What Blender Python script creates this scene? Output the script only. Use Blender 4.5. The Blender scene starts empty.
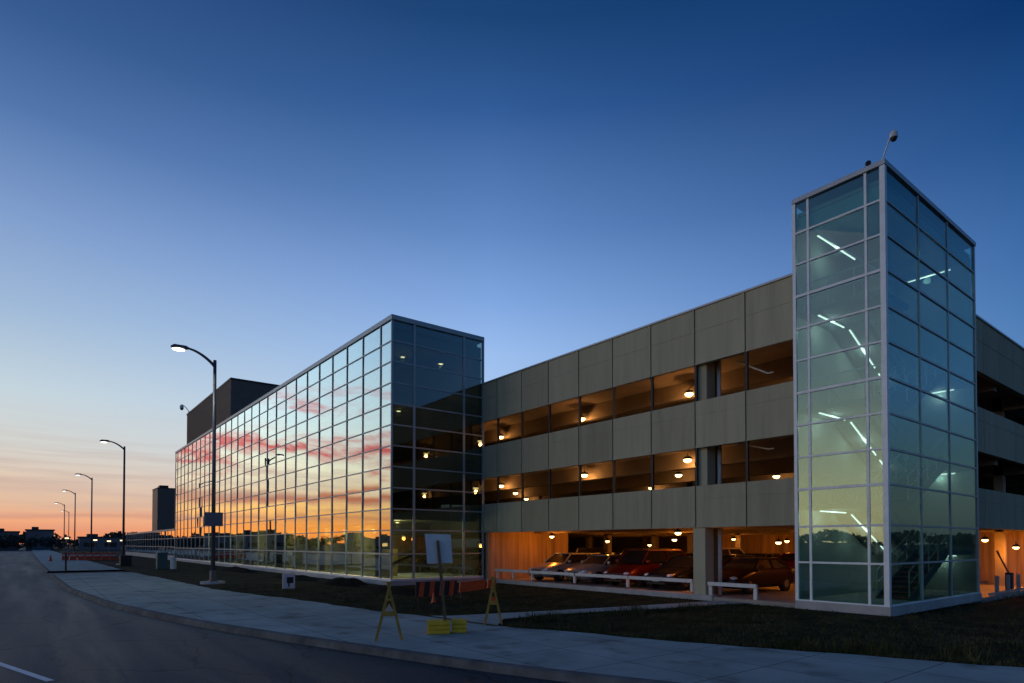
import bpy, bmesh, math, random
from mathutils import Vector, Matrix
random.seed(7)
R = math.radians
SC = bpy.context.scene
COL = SC.collection

# ------------------------------------------------------------------ materials
def nodes_of(m):
    m.use_nodes = True
    nt = m.node_tree
    return nt, nt.nodes, nt.links

def pbr(name, col, rough=0.6, metal=0.0, var=0.0, scale=4.0, bump=0.0, bscale=30.0, stretch=(1, 1, 1), spec=0.5, col2=None, rvar=0.0):
    m = bpy.data.materials.new(name)
    nt, N, L = nodes_of(m)
    b = N['Principled BSDF']
    b.inputs['Roughness'].default_value = rough
    b.inputs['Metallic'].default_value = metal
    b.inputs['Specular IOR Level'].default_value = spec
    b.inputs['Base Color'].default_value = (*col, 1)
    if var or col2 or bump or rvar:
        tc = N.new('ShaderNodeTexCoord')
        mp = N.new('ShaderNodeMapping'); mp.inputs['Scale'].default_value = stretch
        L.new(tc.outputs['Object'], mp.inputs['Vector'])
        n = N.new('ShaderNodeTexNoise'); n.inputs['Scale'].default_value = scale
        n.inputs['Detail'].default_value = 8; n.inputs['Roughness'].default_value = .62
        L.new(mp.outputs[0], n.inputs['Vector'])
        if var or col2:
            cr = N.new('ShaderNodeValToRGB')
            c1 = [max(0, c * (1 - var)) for c in col]
            c2 = col2 if col2 else [min(1, c * (1 + var)) for c in col]
            cr.color_ramp.elements[0].position = .33; cr.color_ramp.elements[1].position = .68
            cr.color_ramp.elements[0].color = (*c1, 1); cr.color_ramp.elements[1].color = (*c2, 1)
            L.new(n.outputs['Fac'], cr.inputs[0]); L.new(cr.outputs[0], b.inputs['Base Color'])
        if rvar:
            mr = N.new('ShaderNodeMapRange'); mr.inputs['From Min'].default_value = .35; mr.inputs['From Max'].default_value = .65
            mr.inputs['To Min'].default_value = rough - rvar; mr.inputs['To Max'].default_value = rough + rvar
            L.new(n.outputs['Fac'], mr.inputs[0]); L.new(mr.outputs[0], b.inputs['Roughness'])
        if bump:
            n2 = N.new('ShaderNodeTexNoise'); n2.inputs['Scale'].default_value = bscale; n2.inputs['Detail'].default_value = 4
            L.new(tc.outputs['Object'], n2.inputs['Vector'])
            bp = N.new('ShaderNodeBump'); bp.inputs['Strength'].default_value = bump; bp.inputs['Distance'].default_value = .02
            L.new(n2.outputs['Fac'], bp.inputs['Height']); L.new(bp.outputs[0], b.inputs['Normal'])
    return m

def emit(name, col, s):
    m = bpy.data.materials.new(name)
    nt, N, L = nodes_of(m)
    b = N['Principled BSDF']
    b.inputs['Base Color'].default_value = (*[c * .5 for c in col], 1)
    b.inputs['Emission Color'].default_value = (*col, 1)
    b.inputs['Emission Strength'].default_value = s
    return m

def glass_mat(name, tint, r0, power, gcol=(1, 1, 1), k=.9):
    """coated curtain wall glass: reflectance rises from r0 towards grazing"""
    m = bpy.data.materials.new(name)
    nt, N, L = nodes_of(m)
    N.remove(N['Principled BSDF'])
    out = N['Material Output']
    ge = N.new('ShaderNodeNewGeometry')
    dot = N.new('ShaderNodeVectorMath'); dot.operation = 'DOT_PRODUCT'
    L.new(ge.outputs['Normal'], dot.inputs[0]); L.new(ge.outputs['Incoming'], dot.inputs[1])
    ab = N.new('ShaderNodeMath'); ab.operation = 'ABSOLUTE'; L.new(dot.outputs['Value'], ab.inputs[0])
    om = N.new('ShaderNodeMath'); om.operation = 'SUBTRACT'; om.inputs[0].default_value = 1; L.new(ab.outputs[0], om.inputs[1])
    pw = N.new('ShaderNodeMath'); pw.operation = 'POWER'; pw.inputs[1].default_value = power; L.new(om.outputs[0], pw.inputs[0])
    ma = N.new('ShaderNodeMath'); ma.operation = 'MULTIPLY_ADD'; ma.inputs[1].default_value = k - r0; ma.inputs[2].default_value = r0
    L.new(pw.outputs[0], ma.inputs[0])
    tr = N.new('ShaderNodeBsdfTransparent'); tr.inputs[0].default_value = (*tint, 1)
    gl = N.new('ShaderNodeBsdfGlossy'); gl.inputs['Color'].default_value = (*gcol, 1); gl.inputs['Roughness'].default_value = .004
    # faint roller-wave distortion of the panes
    tc = N.new('ShaderNodeTexCoord'); nz = N.new('ShaderNodeTexNoise'); nz.inputs['Scale'].default_value = .55; nz.inputs['Detail'].default_value = 1
    L.new(tc.outputs['Object'], nz.inputs['Vector'])
    bp = N.new('ShaderNodeBump'); bp.inputs['Strength'].default_value = .10; bp.inputs['Distance'].default_value = .02
    L.new(nz.outputs['Fac'], bp.inputs['Height']); L.new(bp.outputs[0], gl.inputs['Normal'])
    mx = N.new('ShaderNodeMixShader')
    L.new(ma.outputs[0], mx.inputs[0]); L.new(tr.outputs[0], mx.inputs[1]); L.new(gl.outputs[0], mx.inputs[2])
    L.new(mx.outputs[0], out.inputs['Surface'])
    return m

M = {}
M['asphalt'] = pbr('asphalt', (.040, .044, .050), .62, 0, .55, .55, .8, 70, (1.6, .10, 1), .28, rvar=.10)
def asphalt_detail(m):
    nt = m.node_tree; N = nt.nodes; L = nt.links; b = N['Principled BSDF']
    src = b.inputs['Base Color'].links[0].from_socket
    tc = N.new('ShaderNodeTexCoord')
    wn = N.new('ShaderNodeTexNoise'); wn.inputs['Scale'].default_value = 1.3; wn.inputs['Detail'].default_value = 5; L.new(tc.outputs['Object'], wn.inputs[0])
    ad = N.new('ShaderNodeVectorMath'); ad.operation = 'MULTIPLY_ADD'; ad.inputs[1].default_value = (.9, .9, 0); L.new(wn.outputs['Color'], ad.inputs[0]); L.new(tc.outputs['Object'], ad.inputs[2])
    mp = N.new('ShaderNodeMapping'); mp.inputs['Scale'].default_value = (.42, .20, 1); L.new(ad.outputs[0], mp.inputs[0])
    vo = N.new('ShaderNodeTexVoronoi'); vo.feature = 'DISTANCE_TO_EDGE'; vo.inputs['Scale'].default_value = 1; L.new(mp.outputs[0], vo.inputs[0])
    cr = N.new('ShaderNodeMapRange'); cr.inputs['From Max'].default_value = .016; cr.inputs['To Min'].default_value = .12; L.new(vo.outputs['Distance'], cr.inputs[0])
    sp = N.new('ShaderNodeTexNoise'); sp.inputs['Scale'].default_value = 38; sp.inputs['Detail'].default_value = 3; L.new(tc.outputs['Object'], sp.inputs[0])
    s2 = N.new('ShaderNodeMapRange'); s2.inputs['From Min'].default_value = .3; s2.inputs['From Max'].default_value = .7; s2.inputs['To Min'].default_value = .55; s2.inputs['To Max'].default_value = 1.45; L.new(sp.outputs['Fac'], s2.inputs[0])
    mu = N.new('ShaderNodeMath'); mu.operation = 'MULTIPLY'; L.new(cr.outputs[0], mu.inputs[0]); L.new(s2.outputs[0], mu.inputs[1])
    mx = N.new('ShaderNodeMix'); mx.data_type = 'RGBA'; mx.blend_type = 'MULTIPLY'; mx.inputs['Factor'].default_value = 1
    L.new(src, mx.inputs['A']); L.new(mu.outputs[0], mx.inputs['B']); L.new(mx.outputs['Result'], b.inputs['Base Color'])
asphalt_detail(M['asphalt'])
M['asphalt_patch'] = pbr('asphalt_patch', (.024, .025, .028), .7, 0, .2, 1)
M['concrete_kerb'] = pbr('concrete_kerb', (.14, .14, .13), .85, 0, .4, 1.6, .4, 40, spec=.1)
M['concrete'] = pbr('concrete', (.42, .41, .39), .85, 0, .2, .8, .3, 40)
M['soil'] = pbr('soil', (.010, .009, .007), .95, 0, .5, 2, .9, 12, spec=.05)
M['lawn'] = pbr('lawn', (.016, .022, .009), .95, 0, .5, .9, .9, 18, spec=.06, col2=(.055, .045, .024))
M['blade'] = pbr('grass_blade', (.04, .058, .016), .8, 0, .45, .8, spec=.1, col2=(.12, .105, .045))
M['far_ground'] = pbr('far_ground', (.02, .024, .02), .9, 0, .5, .03, spec=.05)
M['white_paint'] = pbr('white_paint', (.75, .75, .73), .6, 0, .1, 6)
M['precast'] = pbr('precast_panel', (.44, .415, .285), .85, 0, .08, 1.1, .3, 50, (1.6, 1.6, .22), spec=.2)
def panel_tones(m):
    # each cast panel has its own slight shade, and rain streaks run down it
    nt = m.node_tree; N = nt.nodes; L = nt.links; b = N['Principled BSDF']
    src = b.inputs['Base Color'].links[0].from_socket
    oi = N.new('ShaderNodeObjectInfo'); mr = N.new('ShaderNodeMapRange'); mr.inputs['To Min'].default_value = .84; mr.inputs['To Max'].default_value = 1.07
    L.new(oi.outputs['Random'], mr.inputs[0])
    tc = N.new('ShaderNodeTexCoord'); mp = N.new('ShaderNodeMapping'); mp.inputs['Scale'].default_value = (5, 5, .35); L.new(tc.outputs['Object'], mp.inputs[0])
    n = N.new('ShaderNodeTexNoise'); n.inputs['Scale'].default_value = 1; n.inputs['Detail'].default_value = 6; L.new(mp.outputs[0], n.inputs[0])
    m2 = N.new('ShaderNodeMapRange'); m2.inputs['From Min'].default_value = .3; m2.inputs['From Max'].default_value = .5; m2.inputs['To Min'].default_value = .89; L.new(n.outputs['Fac'], m2.inputs[0])
    mu = N.new('ShaderNodeMath'); mu.operation = 'MULTIPLY'; L.new(mr.outputs[0], mu.inputs[0]); L.new(m2.outputs[0], mu.inputs[1])
    mx = N.new('ShaderNodeMix'); mx.data_type = 'RGBA'; mx.blend_type = 'MULTIPLY'; mx.inputs['Factor'].default_value = 1
    L.new(src, mx.inputs['A']); L.new(mu.outputs[0], mx.inputs['B']); L.new(mx.outputs['Result'], b.inputs['Base Color'])
panel_tones(M['precast'])
M['precast_edge'] = pbr('precast_edge', (.42, .41, .37), .8, 0, .1, 2)
M['deck'] = pbr('deck_concrete', (.32, .29, .24), .85, 0, .2, .5)
M['deck_dark'] = pbr('deck_beam', (.27, .24, .2), .85, 0, .2, .5)
M['wall_board'] = pbr('board_formed_wall', (.48, .34, .20), .85, 0, .5, 1.4, .3, 20, (2.6, 2.6, .10))
M['garage_floor'] = pbr('garage_floor', (.30, .27, .23), .55, 0, .2, .7)
M['dark_steel'] = pbr('dark_steel', (.035, .03, .028), .6, .2, .1)
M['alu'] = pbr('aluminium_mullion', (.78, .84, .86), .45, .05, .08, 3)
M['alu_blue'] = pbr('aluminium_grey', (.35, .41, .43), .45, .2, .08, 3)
M['alu_cap'] = pbr('parapet_cap', (.40, .43, .46), .45, .3, .08, 3)
M['pent'] = pbr('ribbed_metal_cladding', (.16, .12, .095), .6, .2, .12, 2)
M['pent_side'] = M['pent']
M['interior'] = pbr('interior_wall', (.31, .35, .33), .85, 0, .1, .7)
M['landing'] = pbr('landing_concrete', (.17, .18, .18), .85, 0, .1, .7)  # darkened so landings and stringers stand out as silhouettes; shade put into colour
M['stair_steel'] = pbr('stair_steel', (.20, .06, .05), .6, .2, .15)
M['interior_dark'] = pbr('interior_dark', (.10, .085, .07), .8, 0, .2, .5)
M['interior_warm'] = pbr('interior_warm_wall', (.50, .40, .20), .8, 0, .2, .5)
M['blind'] = pbr('pale_shade_panel', (.27, .45, .43), .8, 0, .08, .8)
M['lamp_pole'] = pbr('lamp_pole_bronze', (.14, .13, .14), .45, .3, .1)
M['yellow'] = pbr('yellow_plastic', (.78, .46, .02), .55, 0, .14, 5)
M['yellow_leg'] = pbr('yellow_painted_wood', (.44, .25, .035), .65, 0, .25, 5)
M['orange'] = pbr('orange_plastic', (.72, .09, .018), .5, 0, .15, 5)
M['sign_back'] = pbr('sign_back_aluminium', (.62, .62, .66), .42, .55, .10, 2.5)
M['sign_lamp'] = pbr('sign_plate', (.16, .17, .22), .5, .3, .1)
M['wood'] = pbr('weathered_post', (.16, .10, .05), .8, 0, .3, 6)
M['white_rail'] = pbr('white_rail', (.66, .66, .64), .55, 0, .12, 4)
M['cabinet'] = pbr('green_cabinet', (.06, .13, .13), .5, 0, .1)
M['black'] = pbr('black_rubber', (.02, .02, .02), .6)
M['car_glass'] = pbr('car_glass', (.012, .012, .015), .06, 0, spec=.9)
M['chrome'] = pbr('chrome', (.6, .6, .62), .18, 1.0)
M['headlight'] = pbr('headlight_lens', (.75, .75, .78), .1, .3, spec=1)
M['tail'] = pbr('tail_light', (.35, .01, .01), .2)
M['plate'] = pbr('plate', (.65, .65, .62), .5)
M['leaf'] = pbr('far_foliage', (.05, .052, .04), .9, 0, .5, .2)
M['bark'] = pbr('bark', (.06, .045, .035), .9, 0, .3, 3)
M['far_wall'] = pbr('far_wall', (.17, .155, .165), .8, 0, .2, .1)  # lightened towards the sky tone; distance haze is put into the colour
M['far_roof'] = pbr('far_roof', (.05, .05, .06), .8, 0, .2, .1)
M['window_dark'] = pbr('window_dark', (.02, .022, .03), .15)
M['reflector'] = pbr('reflective_sheeting', (.55, .55, .52), .4)
M['sodium'] = emit('sodium_lens', (1, .70, .30), 5)
M['sodium_small'] = emit('sodium_lens_far', (1, .62, .25), 12)
M['led'] = emit('led_lens', (.96, 1, .86), 4)
M['led_far'] = emit('led_lens_dim', (1, .93, .85), 1.8)
M['tube'] = emit('fluorescent_tube', (.95, 1, .93), 1.7)
M['warm_lens'] = emit('downlight_lens', (1, .78, .45), 2.5)
M['lit_window'] = emit('lit_window_glow', (1, .62, .2), 1.2)
M['glass_office'] = glass_mat('reflective_glass', (.52, .62, .58), .022, 1.45, (.97, 1, .99), 1.0)
M['glass_tower'] = glass_mat('tinted_clear_glass', (.68, .84, .80), .09, 2.3, (.74, .94, .92), .42)
def paint(name, c, metal=.35, rough=.28):
    return pbr(name, c, rough, metal, spec=.6)

def sidewalk_mat():
    m = pbr('sidewalk_concrete', (.37, .42, .375), .9, 0, .22, .55, .35, 45, spec=.12)
    nt, N, L = m.node_tree, m.node_tree.nodes, m.node_tree.links
    b = N['Principled BSDF']
    src = b.inputs['Base Color'].links[0].from_socket
    tc = N.new('ShaderNodeTexCoord')
    sx = N.new('ShaderNodeSeparateXYZ'); L.new(tc.outputs['Object'], sx.inputs[0])
    fac = None
    for ax, step, off in (('Y', 1.8, 0.0), ('X', 1.55, .45)):
        a = N.new('ShaderNodeMath'); a.operation = 'MULTIPLY_ADD'; a.inputs[1].default_value = 1 / step; a.inputs[2].default_value = 100 + off
        L.new(sx.outputs[ax], a.inputs[0])
        f = N.new('ShaderNodeMath'); f.operation = 'FRACT'; L.new(a.outputs[0], f.inputs[0])
        c = N.new('ShaderNodeMath'); c.operation = 'LESS_THAN'; c.inputs[1].default_value = .014 / step * 1.6; L.new(f.outputs[0], c.inputs[0])
        if fac is None: fac = c.outputs[0]
        else:
            mx = N.new('ShaderNodeMath'); mx.operation = 'MAXIMUM'; L.new(fac, mx.inputs[0]); L.new(c.outputs[0], mx.inputs[1]); fac = mx.outputs[0]
    mix = N.new('ShaderNodeMix'); mix.data_type = 'RGBA'
    L.new(fac, mix.inputs['Factor']); L.new(src, mix.inputs['A']); mix.inputs['B'].default_value = (.12, .12, .115, 1)
    # blotches of old stains
    n = N.new('ShaderNodeTexNoise'); n.inputs['Scale'].default_value = .9; n.inputs['Detail'].default_value = 9; L.new(tc.outputs['Object'], n.inputs['Vector'])
    cr = N.new('ShaderNodeValToRGB'); cr.color_ramp.elements[0].position = .30; cr.color_ramp.elements[1].position = .44
    cr.color_ramp.elements[0].color = (.55, .52, .5, 1); cr.color_ramp.elements[1].color = (1, 1, 1, 1)
    L.new(n.outputs['Fac'], cr.inputs[0])
    mul = N.new('ShaderNodeMix'); mul.data_type = 'RGBA'; mul.blend_type = 'MULTIPLY'; mul.inputs['Factor'].default_value = 1
    L.new(mix.outputs['Result'], mul.inputs['A']); L.new(cr.outputs[0], mul.inputs['B'])
    L.new(mul.outputs['Result'], b.inputs['Base Color'])
    return m
M['sidewalk'] = sidewalk_mat()

# ------------------------------------------------------------------ mesh builder
class MB:
    def __init__(s): s.v = []; s.f = []; s.smooth = False
    def box(s, x0, x1, y0, y1, z0, z1):
        b = len(s.v)
        s.v += [(x0, y0, z0), (x1, y0, z0), (x1, y1, z0), (x0, y1, z0), (x0, y0, z1), (x1, y0, z1), (x1, y1, z1), (x0, y1, z1)]
        s.f += [tuple(b + i for i in q) for q in ((3, 2, 1, 0), (4, 5, 6, 7), (0, 1, 5, 4), (1, 2, 6, 5), (2, 3, 7, 6), (3, 0, 4, 7))]
        return s
    def bar(s, a, b, w, h=None, up=(0, 0, 1)):
        a, b = Vector(a), Vector(b); d = (b - a).normalized(); u = Vector(up)
        if abs(d.dot(u)) > .98: u = Vector((1, 0, 0))
        r = d.cross(u).normalized(); u = r.cross(d).normalized(); h = h or w
        k = len(s.v)
        for p in (a, b):
            for i, j in ((-1, -1), (1, -1), (1, 1), (-1, 1)): s.v.append(tuple(p + r * (w / 2 * i) + u * (h / 2 * j)))
        s.f += [tuple(k + i for i in q) for q in ((0, 1, 2, 3), (7, 6, 5, 4), (0, 4, 5, 1), (1, 5, 6, 2), (2, 6, 7, 3), (3, 7, 4, 0))]
        return s
    def tube(s, pts, rad, n=10):
        pts = [Vector(p) for p in pts]
        if not isinstance(rad, (list, tuple)): rad = [rad] * len(pts)
        k = len(s.v); ref = None
        for i, p in enumerate(pts):
            d = (pts[min(i + 1, len(pts) - 1)] - pts[max(i - 1, 0)]).normalized()
            if ref is None:
                ref = Vector((1, 0, 0)) if abs(d.x) < .9 else Vector((0, 1, 0))
            r = (ref - d * ref.dot(d)).normalized(); u = d.cross(r); ref = r
            for j in range(n):
                t = 2 * math.pi * j / n
                s.v.append(tuple(p + (r * math.cos(t) + u * math.sin(t)) * rad[i]))
        for i in range(len(pts) - 1):
            for j in range(n):
                a = k + i * n + j; b = k + i * n + (j + 1) % n
                s.f.append((a, b, b + n, a + n))
        s.f.append(tuple(k + j for j in range(n))[::-1]); s.f.append(tuple(k + (len(pts) - 1) * n + j for j in range(n)))
        return s
    def prism(s, poly, z0, z1, axis='z'):
        k = len(s.v); n = len(poly)
        for z in (z0, z1):
            for p in poly:
                s.v.append((p[0], p[1], z) if axis == 'z' else ((p[0], z, p[1]) if axis == 'y' else (z, p[0], p[1])))
        s.f.append(tuple(range(k, k + n))[::-1]); s.f.append(tuple(range(k + n, k + 2 * n)))
        for i in range(n):
            j = (i + 1) % n; s.f.append((k + i, k + j, k + n + j, k + n + i))
        return s
    def ellipsoid(s, c, r, n=12, m=8):
        k = len(s.v)
        for i in range(m + 1):
            t = math.pi * i / m
            for j in range(n):
                p = 2 * math.pi * j / n
                s.v.append((c[0] + r[0] * math.sin(t) * math.cos(p), c[1] + r[1] * math.sin(t) * math.sin(p), c[2] + r[2] * math.cos(t)))
        for i in range(m):
            for j in range(n):
                a = k + i * n + j; b = k + i * n + (j + 1) % n
                s.f.append((a, a + n, b + n, b))
        return s
    def sheet(s, polys, z=None):
        for poly in polys:
            k = len(s.v)
            for p in poly: s.v.append((p[0], p[1], z if len(p) < 3 else p[2]))
            s.f.append(tuple(range(k, k + len(poly))))
        return s
    def build(s, name, mat, parent=None, bevel=0, smooth=False, fix=True):
        me = bpy.data.meshes.new(name)
        off = parent_origin(parent)
        me.from_pydata([(v[0] - off[0], v[1] - off[1], v[2] - off[2]) for v in s.v], [], s.f)
        me.materials.append(M[mat] if isinstance(mat, str) else mat)
        if fix:
            bm = bmesh.new(); bm.from_mesh(me); bmesh.ops.recalc_face_normals(bm, faces=bm.faces); bm.to_mesh(me); bm.free()
        o = bpy.data.objects.new(name, me); COL.objects.link(o)
        if parent: o.parent = parent
        if bevel:
            md = o.modifiers.new('Bevel', 'BEVEL'); md.width = bevel; md.segments = 2; md.limit_method = 'ANGLE'
        if smooth:
            for p in me.polygons: p.use_smooth = True
        return o

def parent_origin(p):
    o = Vector((0, 0, 0))
    while p is not None:
        o += p.location; p = p.parent
    return o

def tag(o, label=None, cat=None, group=None, kind=None):
    if label: o['label'] = label
    if cat: o['category'] = cat
    if group: o['group'] = group
    if kind: o['kind'] = kind
    return o

def thing(name, label, cat, loc=(0, 0, 0), group=None):
    o = bpy.data.objects.new(name, None); COL.objects.link(o); o.location = loc
    o.empty_display_size = .3
    return tag(o, label, cat, group)

def dup(root, loc, label, rotz=None, group=None):
    r = root.copy(); COL.objects.link(r); r.location = loc
    if rotz is not None: r.rotation_euler = (0, 0, rotz)
    r['label'] = label
    if group: r['group'] = group
    for ch in [c for c in SC.objects if c.parent == root]:
        c = ch.copy(); COL.objects.link(c); c.parent = r
        for g in [x for x in SC.objects if x.parent == ch]:
            d = g.copy(); COL.objects.link(d); d.parent = c
    return r

def light(name, kind, loc, energy, col, size=.1, parent=None, rot=None, sy=None):
    l = bpy.data.lights.new(name, kind); l.energy = energy; l.color = col
    if kind == 'AREA':
        l.size = size
        if sy: l.shape = 'RECTANGLE'; l.size_y = sy
    elif kind == 'SUN': l.angle = size
    else: l.shadow_soft_size = size
    o = bpy.data.objects.new(name, l); COL.objects.link(o); o.location = loc
    if rot: o.rotation_euler = rot
    return o

# ------------------------------------------------------------------ camera
cam = bpy.data.cameras.new('camera'); co = bpy.data.objects.new('camera', cam); COL.objects.link(co)
co.location = (-20.102, -7.569, 2.044)
co.rotation_euler = (R(90 + 1.11), 0, R(-37.98))
cam.sensor_width = 36; cam.lens = 21.657; cam.shift_y = .1857
cam.clip_start = .05; cam.clip_end = 6000
SC.camera = co

# ------------------------------------------------------------------ sky
w = bpy.data.worlds.new('World'); SC.world = w; w.use_nodes = True
def build_sky():
    nt = w.node_tree; N = nt.nodes; L = nt.links
    bg = N['Background']
    tc = N.new('ShaderNodeTexCoord')
    sx = N.new('ShaderNodeSeparateXYZ'); L.new(tc.outputs['Generated'], sx.inputs[0])
    def math_(op, a, b=None, c=None, clamp=False):
        n = N.new('ShaderNodeMath'); n.operation = op; n.use_clamp = clamp
        for i, x in enumerate((a, b, c)):
            if x is None: continue
            if isinstance(x, (int, float)): n.inputs[i].default_value = x
            else: L.new(x, n.inputs[i])
        return n.outputs[0]
    el = math_('MULTIPLY', math_('ARCSINE', sx.outputs['Z']), 180 / math.pi)   # degrees
    # horizontal direction and its closeness to the sunset bearing
    sb = R(24.0)
    S = (-math.sin(sb), math.cos(sb))
    hl = math_('SQRT', math_('ADD', math_('MULTIPLY', sx.outputs['X'], sx.outputs['X']), math_('MULTIPLY', sx.outputs['Y'], sx.outputs['Y'])))
    hx = math_('DIVIDE', sx.outputs['X'], hl); hy = math_('DIVIDE', sx.outputs['Y'], hl)
    s = math_('ADD', math_('MULTIPLY', hx, S[0]), math_('MULTIPLY', hy, S[1]))
    def lin(c):
        return tuple(((x / 255) / 12.92) if x / 255 <= .04045 else (((x / 255) + .055) / 1.055) ** 2.4 for x in c)
    ELMAX = 60.0
    def ramp(stops):
        r = N.new('ShaderNodeValToRGB'); L.new(math_('DIVIDE', el, ELMAX), r.inputs[0])
        e = r.color_ramp.elements
        while len(e) > 1: e.remove(e[-1])
        e[0].position = stops[0][0] / ELMAX; e[0].color = (*lin(stops[0][1]), 1)
        for d, c in stops[1:]:
            x = e.new(d / ELMAX); x.color = (*lin(c), 1)
        return r.outputs[0]
    A = ramp([(0, (236, 140, 96)), (.9, (240, 150, 102)), (1.9, (250, 176, 126)), (3.0, (234, 188, 150)), (5.1, (223, 202, 182)), (7.2, (212, 212, 206)), (11.2, (196, 212, 221)), (17, (158, 184, 215)), (23.2, (125, 155, 203)), (29.2, (82, 118, 172)), (34.4, (55, 92, 145)), (45, (26, 58, 112)), (60, (15, 42, 92))])
    Mid = ramp([(0, (205, 168, 150)), (3, (205, 195, 190)), (8, (190, 208, 228)), (13, (170, 200, 240)), (17.1, (155, 190, 238)), (21.3, (130, 168, 225)), (27, (97, 136, 195)), (35.5, (50, 92, 152)), (41, (27, 68, 118)), (60, (12, 42, 88))])
    B = ramp([(0, (92, 96, 98)), (3, (112, 120, 118)), (7, (100, 128, 148)), (12, (90, 135, 190)), (16.3, (73, 121, 178)), (20, (62, 108, 168)), (27.5, (33, 79, 138)), (34.3, (9, 53, 108)), (60, (5, 34, 80))])
    # the glow right over the place where the sun went down
    G = ramp([(0, (255, 140, 50)), (1.6, (255, 160, 66)), (3.2, (255, 200, 120)), (5, (255, 232, 190)), (7.5, (236, 240, 214)), (11, (212, 236, 238)), (17, (176, 212, 236)), (24, (128, 165, 212)), (34, (62, 104, 162)), (60, (15, 42, 92))])
    def mix(f, a, b):
        m = N.new('ShaderNodeMix'); m.data_type = 'RGBA'; m.clamp_factor = True
        L.new(f, m.inputs['Factor']); L.new(a, m.inputs['A']); L.new(b, m.inputs['B']); return m.outputs['Result']
    def mr(x, a, b):
        n = N.new('ShaderNodeMapRange'); n.inputs['From Min'].default_value = a; n.inputs['From Max'].default_value = b; L.new(x, n.inputs[0]); return n.outputs[0]
    c = mix(mr(s, -.22, .50), B, Mid)
    c = mix(mr(s, .50, .93), c, A)
    gm = N.new('ShaderNodeMix'); gm.data_type = 'RGBA'; gm.blend_type = 'MULTIPLY'; gm.inputs['Factor'].default_value = 1
    L.new(G, gm.inputs['A']); gm.inputs['B'].default_value = (1.55, 1.52, 1.58, 1)
    c = mix(mr(s, .93, .985), c, gm.outputs['Result'])
    # streaks of cloud: noise on the unit circle, squashed vertically
    cv = N.new('ShaderNodeCombineXYZ'); L.new(hx, cv.inputs[0]); L.new(hy, cv.inputs[1]); L.new(math_('MULTIPLY', el, .12), cv.inputs[2])
    n1 = N.new('ShaderNodeTexNoise'); n1.inputs['Scale'].default_value = 3.6; n1.inputs['Detail'].default_value = 7; n1.inputs['Roughness'].default_value = .55
    L.new(cv.outputs[0], n1.inputs['Vector'])
    n2 = N.new('ShaderNodeTexNoise'); n2.inputs['Scale'].default_value = 10; n2.inputs['Detail'].default_value = 9; n2.inputs['Roughness'].default_value = .62; n2.inputs['Distortion'].default_value = .5
    cv2 = N.new('ShaderNodeCombineXYZ'); L.new(hx, cv2.inputs[0]); L.new(hy, cv2.inputs[1]); L.new(math_('MULTIPLY', el, .065), cv2.inputs[2])
    L.new(cv2.outputs[0], n2.inputs['Vector'])
    def band(x, c0, wd):
        d = math_('DIVIDE', math_('SUBTRACT', x, c0), wd)
        return math_('EXPONENT', math_('MULTIPLY', math_('MULTIPLY', d, d), -1))
    side = mr(s, .45, .9)
    # pink cloud bank, 7-10 degrees up
    wob = math_('ADD', el, math_('MULTIPLY', math_('SUBTRACT', n2.outputs['Fac'], .5), 9.0))
    pk = math_('MULTIPLY', band(wob, 8.1, 1.15), mr(n1.outputs['Fac'], .36, .52))
    pk = math_('MULTIPLY', math_('MULTIPLY', pk, mr(s, .925, .955)), 1.0)
    pinkc = N.new('ShaderNodeRGB'); pinkc.outputs[0].default_value = (*lin((252, 112, 112)), 1)
    c = mix(pk, c, pinkc.outputs[0])
    pk2 = math_('MULTIPLY', math_('MULTIPLY', band(wob, 12.6, .7), mr(n1.outputs['Fac'], .42, .60)), math_('MULTIPLY', mr(s, .94, .99), .7))
    c = mix(pk2, c, pinkc.outputs[0])
    # low orange-red bars
    wob2 = math_('ADD', el, math_('MULTIPLY', math_('SUBTRACT', n1.outputs['Fac'], .5), 2.2))
    lo = math_('MULTIPLY', band(wob2, 4.0, .55), math_('MULTIPLY', mr(s, .93, .985), .85))
    redc = N.new('ShaderNodeRGB'); redc.outputs[0].default_value = (*lin((222, 98, 66)), 1)
    c = mix(lo, c, redc.outputs[0])
    lo2 = math_('MULTIPLY', band(wob2, 2.15, .28), math_('MULTIPLY', side, .5))
    mauve = N.new('ShaderNodeRGB'); mauve.outputs[0].default_value = (*lin((196, 136, 122)), 1)
    c = mix(lo2, c, mauve.outputs[0])
    # fine veils over the low sky on the sunset side
    veil = math_('MULTIPLY', math_('MULTIPLY', band(el, 5.4, 3.0), mr(n1.outputs['Fac'], .44, .62)), math_('MULTIPLY', side, .38))
    cv3 = N.new('ShaderNodeCombineXYZ'); L.new(hx, cv3.inputs[0]); L.new(hy, cv3.inputs[1]); L.new(math_('MULTIPLY', el, .42), cv3.inputs[2])
    n3 = N.new('ShaderNodeTexNoise'); n3.inputs['Scale'].default_value = 3.2; n3.inputs['Detail'].default_value = 6; n3.inputs['Roughness'].default_value = .6; L.new(cv3.outputs[0], n3.inputs['Vector'])
    veil2 = math_('MULTIPLY', math_('MULTIPLY', band(el, 4.6, 3.4), mr(n3.outputs['Fac'], .46, .66)), math_('MULTIPLY', side, .46))
    grey2 = N.new('ShaderNodeRGB'); grey2.outputs[0].default_value = (*lin((186, 158, 156)), 1)
    c = mix(veil2, c, grey2.outputs[0])
    grey = N.new('ShaderNodeRGB'); grey.outputs[0].default_value = (*lin((196, 180, 176)), 1)
    c = mix(veil, c, grey.outputs[0])
    # strongest glow where the sun went down, left of and behind the camera
    gb_ = R(62.0); s2 = math_('ADD', math_('MULTIPLY', hx, -math.sin(gb_)), math_('MULTIPLY', hy, math.cos(gb_)))
    ga = mr(s2, .86, 1.0); ga = math_('MULTIPLY', ga, ga)
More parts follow.
